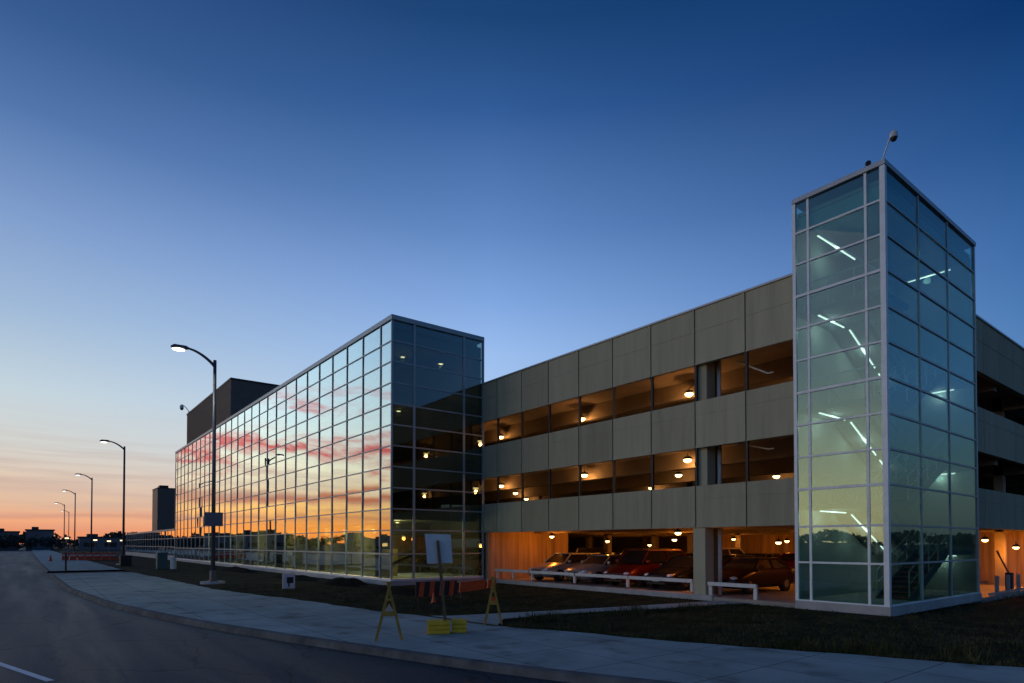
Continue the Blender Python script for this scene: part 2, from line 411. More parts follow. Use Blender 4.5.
    ge_ = band(el, 1.0, 8.0)
    gl_ = N.new('ShaderNodeMix'); gl_.data_type = 'RGBA'; gl_.blend_type = 'ADD'
    L.new(math_('MULTIPLY', ga, ge_), gl_.inputs['Factor']); L.new(c, gl_.inputs['A']); gl_.inputs['B'].default_value = (1.75, 1.32, .60, 1)
    c = gl_.outputs['Result']
    # below the horizon: dark
    dk = N.new('ShaderNodeRGB'); dk.outputs[0].default_value = (.02, .022, .03, 1)
    c = mix(mr(el, 0, -1.5), c, dk.outputs[0])
    # physical twilight sky adds its own (small) share
    sk = N.new('ShaderNodeTexSky'); sk.sky_type = 'NISHITA'; sk.sun_disc = False
    sk.sun_elevation = R(-4); sk.sun_rotation = R(-24); sk.air_density = 1.2
    ad = N.new('ShaderNodeMix'); ad.data_type = 'RGBA'; ad.blend_type = 'ADD'; ad.inputs['Factor'].default_value = .05
    L.new(c, ad.inputs['A']); L.new(sk.outputs[0], ad.inputs['B'])
    L.new(ad.outputs['Result'], bg.inputs['Color']); bg.inputs['Strength'].default_value = 1.0
build_sky()
SC.view_settings.view_transform = 'Standard'; SC.view_settings.look = 'None'
SC.view_settings.exposure = 0; SC.view_settings.gamma = 1
# last afterglow from the sunset side, very soft
light('sun', 'SUN', (0, 0, 60), .05, (1, .62, .36), R(30), rot=(R(80), 0, R(180 + 62)))

# ------------------------------------------------------------------ ground, road, kerb, sidewalk
def interp(tab, y):
    tab = sorted(tab, key=lambda t: t[0])
    if y <= tab[0][0]:
        a, b = tab[0], tab[1]
    elif y >= tab[-1][0]: a, b = tab[-2], tab[-1]
    else:
        for a, b in zip(tab, tab[1:]):
            if a[0] <= y <= b[0]: break
    t = (y - a[0]) / (b[0] - a[0]); return a[1] + (b[1] - a[1]) * t
KERB = [(-60, 14), (-24, -2.6), (-14, -7.0), (-8, -9.7), (-4, -11.5), (-1.7, -12.35), (.1, -13.15), (2.3, -13.95), (4.8, -14.7), (6.8, -15.3), (10.7, -16.35), (14.1, -17.05), (19.1, -17.9), (28.9, -18.7), (45, -19.0), (80, -19.4), (127, -19.7), (400, -20.5)]
BACK = [(-60, 20), (-24, 3.4), (-14, -1.8), (-4.6, -6.6), (-2.8, -7.3), (-1.8, -7.8), (-.2, -8.4), (.6, -8.9), (2.5, -9.4), (3.6, -9.8), (5.0, -10.4), (7.8, -10.75), (10.4, -11.4), (16.1, -12.0), (19.2, -12.6), (24.2, -13.3), (34.7, -13.6), (45.7, -14.1), (80, -14.4), (127, -14.8), (400, -15.6)]
def smooth_tab(tab, it=1): return tab
YS = []
y = -60.0
while y < 400:
    YS.append(y); y += .4 if -10 < y < 30 else (2 if y < 80 else 20)
def K(y): return (interp(KERB, y - .8) + interp(KERB, y) * 2 + interp(KERB, y + .8)) / 4
def Bk(y): return (interp(BACK, y - .4) + interp(BACK, y) * 2 + interp(BACK, y + .4)) / 4 + .05 * math.sin(y * 2.3) + .03 * math.sin(y * 5.1)
def strip(fa, fb, z, za=None):
    q = []
    for a, b in zip(YS, YS[1:]):
        q.append([(fa(a), a), (fb(a), a), (fb(b), b), (fa(b), b)])
    return MB().sheet(q, z)
# one ground sheet to the horizon
g = MB().sheet([[(-3000, -3000), (3000, -3000), (3000, 3000), (-3000, 3000)]], -.30).build('ground', 'far_ground'); tag(g, kind='structure')
rd = strip(lambda y: K(y) - 22, lambda y: K(y), -.25).build('road', 'asphalt'); tag(rd, kind='structure')
kb = MB()
for a, b in zip(YS, YS[1:]):
    if 45.5 < a < 52: continue
    k = len(kb.v)
    for yy in (a, b):
        x = K(yy)
        for dx, z in ((-.02, -.26), (.02, -.125), (.05, -.105), (.20, -.095), (.20, -.26)): kb.v.append((x + dx, yy, z))
    for i in range(4): kb.f.append((k + i, k + i + 1, k + 5 + i + 1, k + 5 + i))
kb = kb.build('kerb', 'concrete_kerb'); tag(kb, kind='structure')
# sidewalk south of the driveway crossing, then a pad beyond it
sw = MB(); cross = MB()
for a, b in zip(YS, YS[1:]):
    q = [[(K(a) + .2, a), (Bk(a), a), (Bk(b), b), (K(b) + .2, b)]]
    if 45.5 < a < 52: cross.sheet([[(K(a), a), (Bk(a) + .4, a), (Bk(b) + .4, b), (K(b), b)]], -.24)
    else: sw.sheet(q, -.10)
sw = sw.build('sidewalk', 'sidewalk'); tag(sw, kind='structure')
cross = cross.build('driveway', 'asphalt_patch'); tag(cross, kind='structure')
# concrete path from sidewalk to the garage entry
pu = [(-10.9, 8.1), (-10.4, 7.75), (-8.7, 7.35), (-7.2, 6.95), (-3.7, 6.3), (-1.2, 5.9), (.04, 5.7)]
pl = [(-10.6, 5.2), (-9.7, 6.15), (-7.9, 6.15), (-5.8, 5.75), (-4.5, 5.3), (-1.6, 4.9), (.04, 4.45)]
pth = MB().sheet([[pu[i], pl[i], pl[i + 1], pu[i + 1]] for i in range(6)], -.06).build('path', 'sidewalk'); tag(pth, kind='structure')
# lawns
l1 = MB(); l2 = MB()
for a, b in zip(YS, YS[1:]):
    if a >= 7.75:
        l1.sheet([[(Bk(a), a), (-5.3 if a > 20.5 else .05, a), (-5.3 if a > 20.5 else .05, b), (Bk(b), b)]], -.105)
l1.sheet([[(Bk(7.9), 7.9), (-8.7, 7.35), (-7.2, 6.95), (-3.7, 6.3), (-1.2, 5.9), (.04, 5.7), (.04, 7.9)]], -.105)
l1 = l1.build('lawn', 'lawn'); tag(l1, kind='structure')
for a, b in zip(YS, YS[1:]):
    if a < 5.0: l2.sheet([[(Bk(a), a), (60, a), (60, b), (Bk(b), b)]], -.105) if a < -.4 else l2.sheet([[(Bk(a), a), (-.02, a), (-.02, b), (Bk(b), b)]], -.105)
l2.sheet([[(Bk(5.0), 5.0), (-.02, 5.0), (-.02, 4.4), (-1.6, 4.9), (-4.5, 5.3), (-5.8, 5.75), (-7.9, 6.15), (-9.7, 6.15), (-10.55, 5.25)]], -.104)
l2 = l2.build('lawn', 'lawn'); tag(l2, kind='structure')

def in_lawn(x, y):
    if y > 7.9: return x > Bk(y) + .03 and x < (-5.7 if y > 20.5 else -.1)
    yu = interp([(p[0], p[1]) for p in pu], x); ylo = interp([(p[0], p[1]) for p in pl], x)
    if x < -.1 and y > yu + .03 and x > -10.6: return True
    if y < ylo - .02 or x < -9.7:
        if x < 0 or y < -.15: return x > Bk(y) + .03 and not (x < -9.7 and y > 5.2)
    return False
# tufts of grass: nobody could count them
def grass():
    v = []; f = []
    def tuft(x, y, h, n, spread):
        for _ in range(n):
            a = random.uniform(0, 6.283); bx = x + random.gauss(0, spread); by = y + random.gauss(0, spread)
            if not in_lawn(bx, by): continue
            hh = h * random.uniform(.5, 1.2); wd = .006 + .012 * random.random()
            lx, ly = random.gauss(0, .35) * hh, random.gauss(0, .35) * hh
            k = len(v); c, s_ = math.cos(a) * wd, math.sin(a) * wd
            v.extend([(bx - c, by - s_, -.11), (bx + c, by + s_, -.11), (bx + lx, by + ly, -.11 + hh)]); f.append((k, k + 1, k + 2))
    cx, cy = -20.1, -7.57
    n = 0
    while n < 15000:
        x = random.uniform(-13, 14); y = random.uniform(-14, 26)
        d = math.hypot(x - cx, y - cy)
        if random.random() > (14 / d) ** 1.6 or not in_lawn(x, y): continue
        n += 1; tuft(x, y, random.choice((.05, .06, .09)), 4, .05)
    # ragged edge and weeds beside the path and the sidewalk
    for _ in range(900):
        y = random.uniform(-9, 5.2); tuft(Bk(y) + abs(random.gauss(0, .12)), y, .10, 5, .05)
    for _ in range(420):
        x = random.uniform(-10, -.5); tuft(x, interp(pl, x) - abs(random.gauss(0, .15)), random.choice((.07, .09, .15)), 5, .05)
    for c, h in (((-9.0, 5.4), .3), ((-8.6, 5.5), .26), ((-5.4, 5.2), .3), ((-3.2, 4.7), .24), ((-7.5, -1.2), .22), ((-6.9, -2.2), .3), ((-6.2, -3.6), .28), ((-8.7, 1.0), .2), ((-9.3, 3.4), .2)):
        for _ in range(26): tuft(c[0] + random.gauss(0, .28), c[1] + random.gauss(0, .22), h, 6, .06)
    m = MB(); m.v = v; m.f = f
    o = m.build('grass', 'blade', fix=False)
    return tag(o, 'short dark ragged grass and weeds on the lawns beside the sidewalk', 'grass', kind='stuff')
grass()

# dark heaps of soil along the foot of the glass office block
def mound(cx, cy, rx, ry, h, seed, label):
    rnd = random.Random(seed); m = MB(); n = 22; k = 8
    ph = [rnd.uniform(0, 6.28) for _ in range(6)]
    for i in range(k + 1):
        r = i / k
        for j in range(n):
            a = 2 * math.pi * j / n
            rr = r * (1 + .14 * math.sin(2 * a + ph[0]) + .09 * math.sin(5 * a + ph[1]))
            x, y_ = cx + rx * rr * math.cos(a), cy + ry * rr * math.sin(a)
            z = h * (1 - r * r) ** .8 * (1 + .16 * math.sin(3.1 * y_ + ph[2]) + .2 * math.sin(5 * x + ph[3])) + rnd.uniform(-.02, .02) * (1 - r)
            m.v.append((x, y_, -.12 + z))
    for i in range(k):
        for j in range(n):
            a = i * n + j; b = i * n + (j + 1) % n; m.f.append((a, b, b + n, a + n))
    o = m.build('soil_heap', 'soil', smooth=True)
    tag(o, label, 'soil heap', 'heaps of dug soil along the glass office block')
mound(-7.0, 23.6, .9, 2.3, .36, 1, 'low dark heap of soil behind the small white notice board')
mound(-7.1, 17.5, 1.0, 2.6, .22, 2, 'flat dark heap of soil left of the red striped barrier')
mound(-7.3, 30.5, .8, 3.8, .22, 3, 'long dark heap of soil under the glass wall right of the lamp base')
mound(-7.2, 44.0, .8, 5.0, .28, 4, 'farthest long dark heap of soil, behind the street lamp with the sign plate')

# lane dash
d = Vector((-19.82 + 20.54, 5.32 - 7.72, 0)).normalized(); nn = Vector((-d.y, d.x, 0)) * .06
a = Vector((-19.82, 5.32, 0)); b = a - d * 4.5
ln = MB().sheet([[tuple((a + nn)[:2]), tuple((a - nn)[:2]), tuple((b - nn)[:2]), tuple((b + nn)[:2])]], -.246).build('lane_marking', 'white_paint'); tag(ln, kind='structure')
# tar seams in the road
for k_, (p, q) in enumerate((((-26, 31.5), (-18.8, 30.2)), ((-30, 47), (-19.1, 44.5)))):
    p, q = Vector((*p, 0)), Vector((*q, 0)); t = (q - p).normalized(); n_ = Vector((-t.y, t.x, 0)) * .035
    sm = MB().sheet([[tuple((p + n_)[:2]), tuple((p - n_)[:2]), tuple((q - n_)[:2]), tuple((q + n_)[:2])]], -.246).build('tar_seam', 'asphalt_patch'); tag(sm, kind='structure')

# ------------------------------------------------------------------ stair tower
TZ = [.17, 1.43, 2.60, 3.83, 4.90, 5.97, 7.05, 8.13, 9.20, 10.29, 11.37, 12.42, 13.42]
def stair_tower():
    t = thing('stair_tower', 'tall glass stair tower with white mullions at the near corner of the parking garage', 'stair tower', (4.15, 1.4, -.1))
    W, D, H = 8.29, 2.79, 13.6
    xl = [0, 2.67, 5.36, W]; yl = [0, .52, 2.30, D]
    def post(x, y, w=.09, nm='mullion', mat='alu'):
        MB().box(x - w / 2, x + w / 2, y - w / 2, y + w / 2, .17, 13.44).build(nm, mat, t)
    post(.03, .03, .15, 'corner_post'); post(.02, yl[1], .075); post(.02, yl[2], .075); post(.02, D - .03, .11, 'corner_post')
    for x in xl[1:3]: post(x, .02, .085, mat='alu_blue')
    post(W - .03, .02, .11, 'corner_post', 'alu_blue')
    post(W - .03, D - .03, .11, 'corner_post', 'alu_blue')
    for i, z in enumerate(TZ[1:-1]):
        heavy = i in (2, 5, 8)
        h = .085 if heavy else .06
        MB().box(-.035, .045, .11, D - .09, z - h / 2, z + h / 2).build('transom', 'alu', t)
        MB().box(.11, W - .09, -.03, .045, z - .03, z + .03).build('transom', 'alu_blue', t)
    # sill and parapet cap
    MB().box(-.09, W + .03, -.09, D, -.12, .16).build('base_sill', 'concrete', t)
    MB().box(-.06, W + .02, -.06, D, .162, .20).build('sill_plate', 'alu', t)
    MB().box(-.07, W + .05, -.07, D + .02, 13.445, 13.6).build('parapet_cap', 'alu_cap', t, bevel=.012)
    MB().box(.10, W - .1, .10, D - .08, 13.0, 13.12).build('roof', 'interior', t)
    # panes
    def pane(a, b, z0, z1, face):
        j = random.uniform(-1, 1) * .002; j2 = random.uniform(-1, 1) * .002
        m = MB()
        if face == 'x': m.box(.0, .012, a, b, z0, z1)
        else: m.box(a, b, .0, .012, z0, z1)
        o = m.build('glass_pane', 'glass_tower', t)
        c = Vector(((.006 if face == 'x' else (a + b) / 2), ((a + b) / 2 if face == 'x' else .006), (z0 + z1) / 2)) - t.location
        for v in o.data.vertices: v.co -= c
        o.location = c; o.rotation_euler = (j2, 0, j) if face == 'y' else (0, j2, j)
    for z0, z1 in zip(TZ, TZ[1:]):
        for a, b in zip(yl, yl[1:]): pane(a + .05, b - .05, z0 + .035, z1 - .035, 'x')
        for a, b in zip(xl, xl[1:]): pane(a + .05, b - .05, z0 + .035, z1 - .035, 'y')
    # opaque shadow-box band behind the top row
    MB().box(.12, .16, .10, D - .1, 12.46, 12.98).build('shadow_box', 'blind', t)
    MB().box(.17, W - .1, .12, .16, 12.46, 12.98).build('shadow_box', 'blind', t)
    # inner walls on the garage sides
    MB().box(.1, W - .1, D - .07, D - .01, .2, 13.0).build('inner_wall', 'interior', t)
    MB().box(W - .09, W - .02, .1, D - .09, .2, 13.0).build('inner_wall', 'interior', t)
    # floors: near landings and half landings, flights
    MB().box(.1, W - .1, .1, D - .1, .16, .21).build('floor_slab', 'concrete', t)
    near = [.21, 3.33, 6.57, 9.81]
    for k, z in enumerate(near[1:]):
        MB().box(.22, 2.3, .16, D - .08, z - .16, z).build('landing', 'landing', t)
    for z0, z1 in zip(near, near[1:]):
        zm = (z0 + z1) / 2
        MB().box(5.75, W - .1, .16, D - .08, zm - .15, zm).build('landing', 'landing', t)
        # flight up along the street side, and back along the garage side
        for (ya, yb, za, zb, xa, xb) in ((.22, 1.25, z0, zm, 2.3, 5.75), (1.5, 2.6, z1, zm, 2.3, 5.75)):
            n = 10; fl = MB()
            for i in range(n):
                x0 = xa + (xb - xa) * i / n; x1 = xa + (xb - xa) * (i + 1) / n
                zt = za + (zb - za) * (i + .5) / n
                fl.box(x0 - .01, x1 + .01, ya + .06, yb - .06, zt - .04, zt)
            f = fl.build('stair_flight', 'stair_steel', t)
            sg = MB()
            sg.bar((xa, (ya + yb) / 2, za - .16), (xb, (ya + yb) / 2, zb - .16), yb - ya - .1, .05)
            for yy in (ya + .03, yb - .03): sg.bar((xa, yy, za - .05), (xb, yy, zb - .05), .05, .28)
            sg.build('stringer', 'landing', f)
            rl = MB()
            for yy in (ya + .03, yb - .03):
                rl.bar((xa, yy, za + .92), (xb, yy, zb + .92), .045)
                rl.bar((xa, yy, za + .5), (xb, yy, zb + .5), .025)
                for i in range(5):
                    q = i / 4; x = xa + (xb - xa) * q; z = za + (zb - za) * q
                    rl.bar((x, yy, z), (x, yy, z + .92), .035)
            rl.build('handrail', 'alu_blue', f)
    for z in near[1:]:
        m = MB()
        m.bar((.3, .25, z + .95), (.3, D - .2, z + .95), .04); m.bar((.3, .25, z + .5), (.3, D - .2, z + .5), .025)
        for yy in (.25, 1.0, 1.8, D - .2): m.bar((.3, yy, z), (.3, yy, z + .95), .035)
        m.build('handrail', 'alu_blue', t)
    return t, near
tower, NEAR = stair_tower()

def tube_light(p, q, label, energy=7, col=(.93, 1, .93)):
    energy *= .62
    c = [(a + b) / 2 for a, b in zip(p, q)]
    t = thing('fluorescent_light', label, 'light', c, 'fluorescent lights in the stair tower')
    up = Vector((0, 0, .04))
    MB().bar(Vector(p) + up, Vector(q) + up, .11, .04).build('housing', 'white_paint', t)
    MB().tube([p, q], .02, 8).build('tube', 'tube', t)
    d = Vector(q) - Vector(p)
    l = light('tube_glow', 'POINT', (0, 0, -.16), energy, col, .12); l.parent = t
    return t
names = ['lowest', 'second', 'third']
for k, z in enumerate(NEAR[1:]):
    tube_light((.35, 2.15, z - .22), (2.2, 2.15, z - .22), f'fluorescent tube under the {names[k]} near landing of the glass stair tower', 13)
    # slanted pair below the garage-side flight
    zm = z - 1.62 if k else (z + NEAR[0]) / 2
    def P_(u): return (2.35 + 3.4 * u, 2.05, z - .26 + (zm - z) * u)
    tube_light(P_(.02), P_(.62), f'slanted fluorescent tube under the {names[k]} garage-side stair flight, its upper piece', 9)
    tube_light(P_(.72), P_(.98), f'short slanted fluorescent tube under the {names[k]} garage-side stair flight, its lower piece', 4)
    tube_light((7.95, .6, zm - .2), (7.95, 1.6, zm - .2), f'short fluorescent tube under the {names[k]} half landing at the far end of the stair tower', 8)
tube_light((.25, 2.1, 12.2), (3.0, 2.1, 12.2), 'topmost long fluorescent tube under the roof of the stair tower, street side', 13)
tube_light((6.8, 1.8, 12.25), (6.8, .32, 12.25), 'topmost fluorescent tube under the tower roof behind the right-hand glass', 12)

def cctv(name, base, tip, label, s=1.0):
    t = thing(name, label, 'camera', base)
    b = Vector(base); e = Vector(tip); mid = b.lerp(e, .55) + Vector((0, 0, .16 * s))
    pts = []
    for i in range(9):
        u = i / 8; pts.append(tuple(b * (1 - u) ** 2 + mid * 2 * u * (1 - u) + e * u * u))
    MB().tube(pts, .028 * s, 8).build('gooseneck_arm', 'alu', t)
    MB().box(b.x - .1 * s, b.x + .1 * s, b.y - .1 * s, b.y + .1 * s, b.z, b.z + .05).build('base_plate', 'alu', t)
    MB().tube([(e.x, e.y, e.z - .02), (e.x, e.y, e.z - .09 * s), (e.x, e.y, e.z - .26 * s)], [.05 * s, .12 * s, .125 * s], 12).build('housing', 'white_rail', t)
    MB().ellipsoid((e.x, e.y, e.z - .27 * s), (.11 * s, .11 * s, .12 * s)).build('dome', 'black', t, smooth=True)
cctv('security_camera', (.6, .38, 13.6), (.6, -.07, 14.72), 'dome security camera on a thin gooseneck arm atop the glass stair tower', .9)
t = thing('roof_floodlight', 'tiny dark fixture standing on the parapet of the stair tower left of the camera arm', 'fixture', (.6, .67, 13.6))
MB().tube([(.6, .67, 13.6), (.6, .67, 13.98)], .02, 8).build('stem', 'dark_steel', t)
MB().tube([(.5, .62, 14.0), (.7, .72, 14.1)], .08, 10).build('head', 'dark_steel', t)

# ------------------------------------------------------------------ parking garage
GX = .08; ROOF = 11.16
def garage():
    t = thing('parking_garage', 'three-storey precast concrete parking garage with open decks lit orange', 'parking garage', (16, 20, 0))
    bands = [(2.66, 4.26, 3.74), (5.72, 7.53, 6.99), (8.94, 11.10, 10.22)]
    YJ = [2.80, 4.63] + [4.63 + 2.14 * k for k in range(1, 19)]
    dz = .012
    for z0, z1, zj in bands:
        for a, b in zip(YJ, YJ[1:]):
            m = MB(); g_ = .018
            m.box(GX, GX + .16, a + g_, b - g_, z0, zj - dz); m.box(GX + .012, GX + .16, a + g_, b - g_, zj - dz, zj + dz); m.box(GX, GX + .16, a + g_, b - g_, zj + dz, z1)
            # raised rib beside the joint and drip edge along the bottom
            m.box(GX - .025, GX, a + g_, a + .14, z0 + .06, z1)
            m.box(GX - .04, GX, a + g_, b - g_, z0, z0 + .05)
            m.build('spandrel_panel', 'precast', t)
        xs = [8.30 + 2.14 * k for k in range(0, 13)]
        for a, b in zip(xs, xs[1:]):
            m = MB(); g_ = .018
            m.box(a + g_, b - g_, .30, .46, z0, zj - dz); m.box(a + g_, b - g_, .312, .46, zj - dz, zj + dz); m.box(a + g_, b - g_, .30, .46, zj + dz, z1)
            m.box(a + g_, b - g_, .26, .30, z0, z0 + .05)
            m.build('spandrel_panel', 'precast', t)
        # dark backing strip behind the joints
    for z0, z1, zj in bands:
        MB().box(GX + .17, GX + .24, 2.85, YJ[-1], z0 + .03, z1 - .03).build('panel_backing', 'deck', t)
        MB().box(8.35, 33.9, .47, .54, z0 + .03, z1 - .03).build('panel_backing', 'deck', t)
    # light metal coping
    MB().box(GX - .06, GX + .3, 2.82, YJ[-1], 11.102, 11.17).build('coping', 'alu_cap', t)
    MB().box(8.3, 34, .24, .6, 11.102, 11.17).build('coping', 'alu_cap', t)
    # thin dark posts in the openings at the joints
    for z0, z1 in ((4.262, 5.718), (7.532, 8.938)):
        for yy in YJ[1:9]:
            MB().box(GX + .03, GX + .13, yy - .045, yy + .045, z0, z1).build('opening_post', 'dark_steel', t)
    # decks, soffit beams, ceilings
    for k, (zt, th) in enumerate(((3.20, .22), (6.45, .22), (9.70, .22))):
        m = MB(); m.box(.34, 33.8, 2.82, 58, zt - th, zt); m.box(8.34, 33.8, .55, 2.82, zt - th, zt)
        m.build('deck_slab', 'deck', t)
        for i, x in enumerate((3.55, 8.6, 13.0, 18.4, 26)):
            y0 = 2.9 if x < 8.3 else .6
            MB().box(x, x + .42, y0, 57.9, zt - th - (.74 if zt > 4 else .34), zt - th - .002).build('ceiling_beam', 'deck_dark', t)
    # columns
    def column(x0, x1, y0, y1, z0, z1, mat='precast'): MB().box(x0, x1, y0, y1, z0, z1).build('column', mat, t, bevel=.02)
    column(.10, .66, 6.37, 6.92, .06, 2.655)
    for z0, z1 in ((4.265, 5.715), (7.535, 8.935)): column(.26, .80, 6.37, 6.92, z0 - .9, z1 + .3)
    for yy in (27.8, 34.9, 42): column(.36, .85, yy, yy + .5, .06 if yy > 25 else 3.2, 9.4)
    for x in (13.0, 18.4, 26): 
        for yy in (1.6, 8.9, 16.2, 23.5, 30.8, 38):
            column(x, x + .42, yy, yy + .42, -.1, 9.4, 'deck')
    # slim pale pipe beside the corner column, level by level
    for z0, z1 in ((.06, 2.655), (3.2, 5.95), (6.45, 9.2)):
        MB().tube([(.92, 6.28, z0), (.92, 6.28, z1)], .075, 12).build('downpipe', 'white_rail', t, smooth=True)
        MB().box(1.0, 1.3, 6.42, 6.86, z0, z1).build('pipe_chase', 'interior_dark', t)
    # ground-floor walls
    MB().box(.2, 6.35, 20.62, 20.86, -.1, 2.9).build('board_formed_wall', 'wall_board', t)
    MB().box(6.1, 6.35, 3.0, 5.5, 0, 2.9).build('shear_wall', 'wall_board', t)
    MB().box(8.2, 8.4, 2.9, 4.2, 0, 2.9).build('shear_wall', 'wall_board', t)
    MB().box(.3, 8.25, 2.80, 2.95, 0, 9.5).build('tower_side_wall', 'wall_board', t)
    MB().box(8.32, 8.47, .55, 2.9, 0, 9.5).build('tower_side_wall', 'wall_board', t)
    # far walls
    MB().box(33.9, 34.1, .3, 58, -.6, 11.1).build('rear_wall', 'precast', t)
    MB().box(.3, 33.8, 58.0, 58.2, -.2, 11.1).build('end_wall', 'precast', t)
    MB().box(20.5, 20.7, .6, 19, -.3, 2.9).build('ramp_wall', 'wall_board', t)
    MB().box(12.2, 31, 7.0, 7.2, 3.2, 5.4).build('ramp_wall', 'wall_board', t)
    MB().box(12.2, 31, 7.0, 7.2, 6.45, 8.4).build('ramp_wall', 'wall_board', t)
    # floor slab and kerb
    m = MB(); m.box(.02, 33.8, 2.82, 58, -.12, .05); m.box(8.34, 33.8, .0, 2.82, -.28, -.06)
    m.build('floor_slab', 'garage_floor', t)
    m = MB(); m.box(-.02, .34, 6.0, 20.5, -.12, .10)
    m.build('edge_kerb', 'concrete', t, bevel=.02)
    return t
garage()

# sodium lamps
lamp_defs = []
def sodium(loc, label, energy, s=1.0, stem=.25):
    energy *= .85 if loc[2] > 3 else 1.7; s = 1.4 if loc[2] > 3 else 1.0
    t = thing('garage_light', label, 'light', loc, 'orange ceiling lights in the parking garage')
    x, y_, z = loc
    MB().tube([(x, y_, z + .04), (x, y_, z + .04 + stem)], .02, 6).build('stem', 'dark_steel', t)
    MB().tube([(x, y_, z + .16), (x, y_, z + .10), (x, y_, z + .02)], [.06 * s, .13 * s, .17 * s], 14).build('housing', 'dark_steel', t)
    MB().ellipsoid((x, y_, z - .01), (.135 * s, .135 * s, .085 * s)).build('lens', 'sodium', t, smooth=True)
    l = light('lamp_glow', 'POINT', (0, 0, -.17 * s), energy, (1, .40, .10) if loc[2] > 3 else (1, .27, .02), .10); l.parent = t
Z3, Z2, Z1 = 8.75, 5.5, 2.5
for (p, lb, e) in (
    ((3.05, 9.2, Z3), 'brightest orange light in the top opening, left of the garage column', 80),
    ((3.15, 16.1, Z3), 'orange light in the middle of the top garage opening', 60),
    ((3.1, 23.3, Z3), 'orange light at the left end of the top garage opening beside the glass block', 50),
    ((6.5, 5.0, 9.2), 'added orange light for the ceiling high over the top deck right of the column, hidden by the panel edge', 40),  # unseen lamp added to light the ceiling of this bay
    ((12.0, 12.2, 8.9), 'orange light deep behind the ramp wall on the top deck', 30),
    ((3.05, 23.2, 5.67), 'orange light at the left end of the lower garage opening beside the glass block', 45),
    ((8.0, 28.0, 5.77), 'second orange light from the left in the lower garage opening, a little deeper in', 30),
    ((12.3, 32.0, 5.76), 'small orange light deep in the lower opening above the panel edge', 25),
    ((3.05, 15.84, 5.69), 'bright orange light in the middle of the lower garage opening', 55),
    ((12.4, 19.0, 5.75), 'small orange light low in the lower opening, left of the column lights', 25),
    ((3.05, 9.3, 5.8), 'bright orange light in the lower opening just left of the garage column', 55),
    ((7.6, 13.2, 5.77), 'orange light below and behind the one beside the column in the lower opening', 30),
    ((12.1, 10.1, 5.74), 'small orange light in the lower opening right of the column, near the stair tower', 22),
    ((1.5, 8.67, 2.5), 'upper of the two ground-floor orange lights left of the column', 40),
    ((8.0, 13.8, 2.26), 'lower of the two ground-floor orange lights left of the column', 45),
    ((8.6, 8.1, 2.1), 'ground-floor orange light right of the column above the dark car', 35),
    ((8.5, 19.3, 2.2), 'ground-floor orange light over the silver estate car', 55),
    ((3.2, 18.6, 2.45), 'ground-floor orange light before the board-formed wall', 50),
    ((15, 21.3, 1.95), 'small ground-floor orange light behind the middle parked cars', 35),
    ((15.8, 11.5, 2.2), 'small ground-floor orange light far behind the dark cars', 35),
    ((16, 1.77, 2.22), 'left of the two orange lights under the deck right of the stair tower', 60),
    ((18, 1.05, 1.86), 'right of the two orange lights under the deck right of the stair tower', 60),
    ((16.4, 26.5, 2.0), 'tiny orange light added for glints in the darkness behind the silver estate car', 14),  # this and the other tiny lamps are added, standing in for glints
    ((19.0, 24.0, 1.9), 'tiny orange light added for glints deepest in the garage above the red off-roader', 14),
    ((17.6, 16.2, 2.35), 'tiny orange light added for glints over the second row of cars, left of the column', 14),
    ((19.2, 7.6, 2.3), 'tiny orange light added for glints in front of the far ramp wall', 20),
    ((4.6, 4.4, 2.45), 'orange light above the entry bay left of the stair tower', 14),
): sodium(p, lb, e)

# thin pale strips standing in for light along the beams right of the column
for k, (z, zb, lb) in enumerate(((8.97, 8.25, 'slanted pale strip standing in for a lit beam under the top deck right of the garage column'), (5.86, 5.48, 'slanted pale strip standing in for a lit beam under the middle deck right of the garage column'))):
    o = MB().tube([(1.0, 5.54, z), (1.0, 4.3, zb), (1.0, 4.1, zb)], .03, 8).build('lit_beam_strip', 'white_rail'); tag(o, lb, 'strip')

# white guard rails before the parked cars
def rail(y0, y1, posts, label):
    t = thing('guard_rail', label, 'guard rail', (.16, (y0 + y1) / 2, .17), 'white guard rails along the garage edge')
    MB().box(.12, .19, y0, y1, .52, .66).build('rail', 'white_rail', t, bevel=.008)
    for y in posts: MB().box(.20, .29, y - .06, y + .06, .17, .62).build('post', 'white_rail', t, bevel=.008)
rail(7.0, 10.22, (7.08,), 'white guard rail just left of the grey column')
rail(10.3, 13.5, (10.36,), 'white guard rail before the red and silver cars')
rail(13.6, 16.9, (13.66, 16.8), 'white guard rail before the silver estate car')
rail(17.0, 19.9, (18.4, 19.8), 'white guard rail at the left end, before the board-formed wall')
t = thing('guard_rail', 'short white guard rail right of the grey column', 'guard rail', (.16, 5.3, .0), 'white guard rails along the garage edge')
MB().box(.12, .19, 4.31, 6.3, .46, .60).build('rail', 'white_rail', t, bevel=.008)
for y in (4.40, 6.24): MB().box(.20, .29, y - .07, y + .07, .04, .56).build('post', 'white_rail', t, bevel=.008)

# bike-rack style rail right of the tower
t = thing('post_rail', 'grey rail of upright posts right of the stair tower under the garage deck', 'railing', (12.6, .1, -.3))
for x in (11.05, 12.6, 14.15, 15.7, 17.3):
    MB().box(x - .07, x + .07, .05, .17, -.28, .72).build('post', 'alu_blue', t, bevel=.01)
MB().bar((10.0, .11, .02), (18.2, .11, .02), .06, .10).build('rail', 'alu_blue', t)
t = thing('gate_arm', 'dark slanting gate arm under the garage deck right of the stair tower', 'gate arm', (14.15, .45, -.3))
MB().bar((14.35, .45, .62), (12.7, .5, 1.72), .05).build('arm', 'dark_steel', t)
MB().box(14.2, 14.5, .35, .6, -.28, .75).build('housing', 'dark_steel', t, bevel=.02)

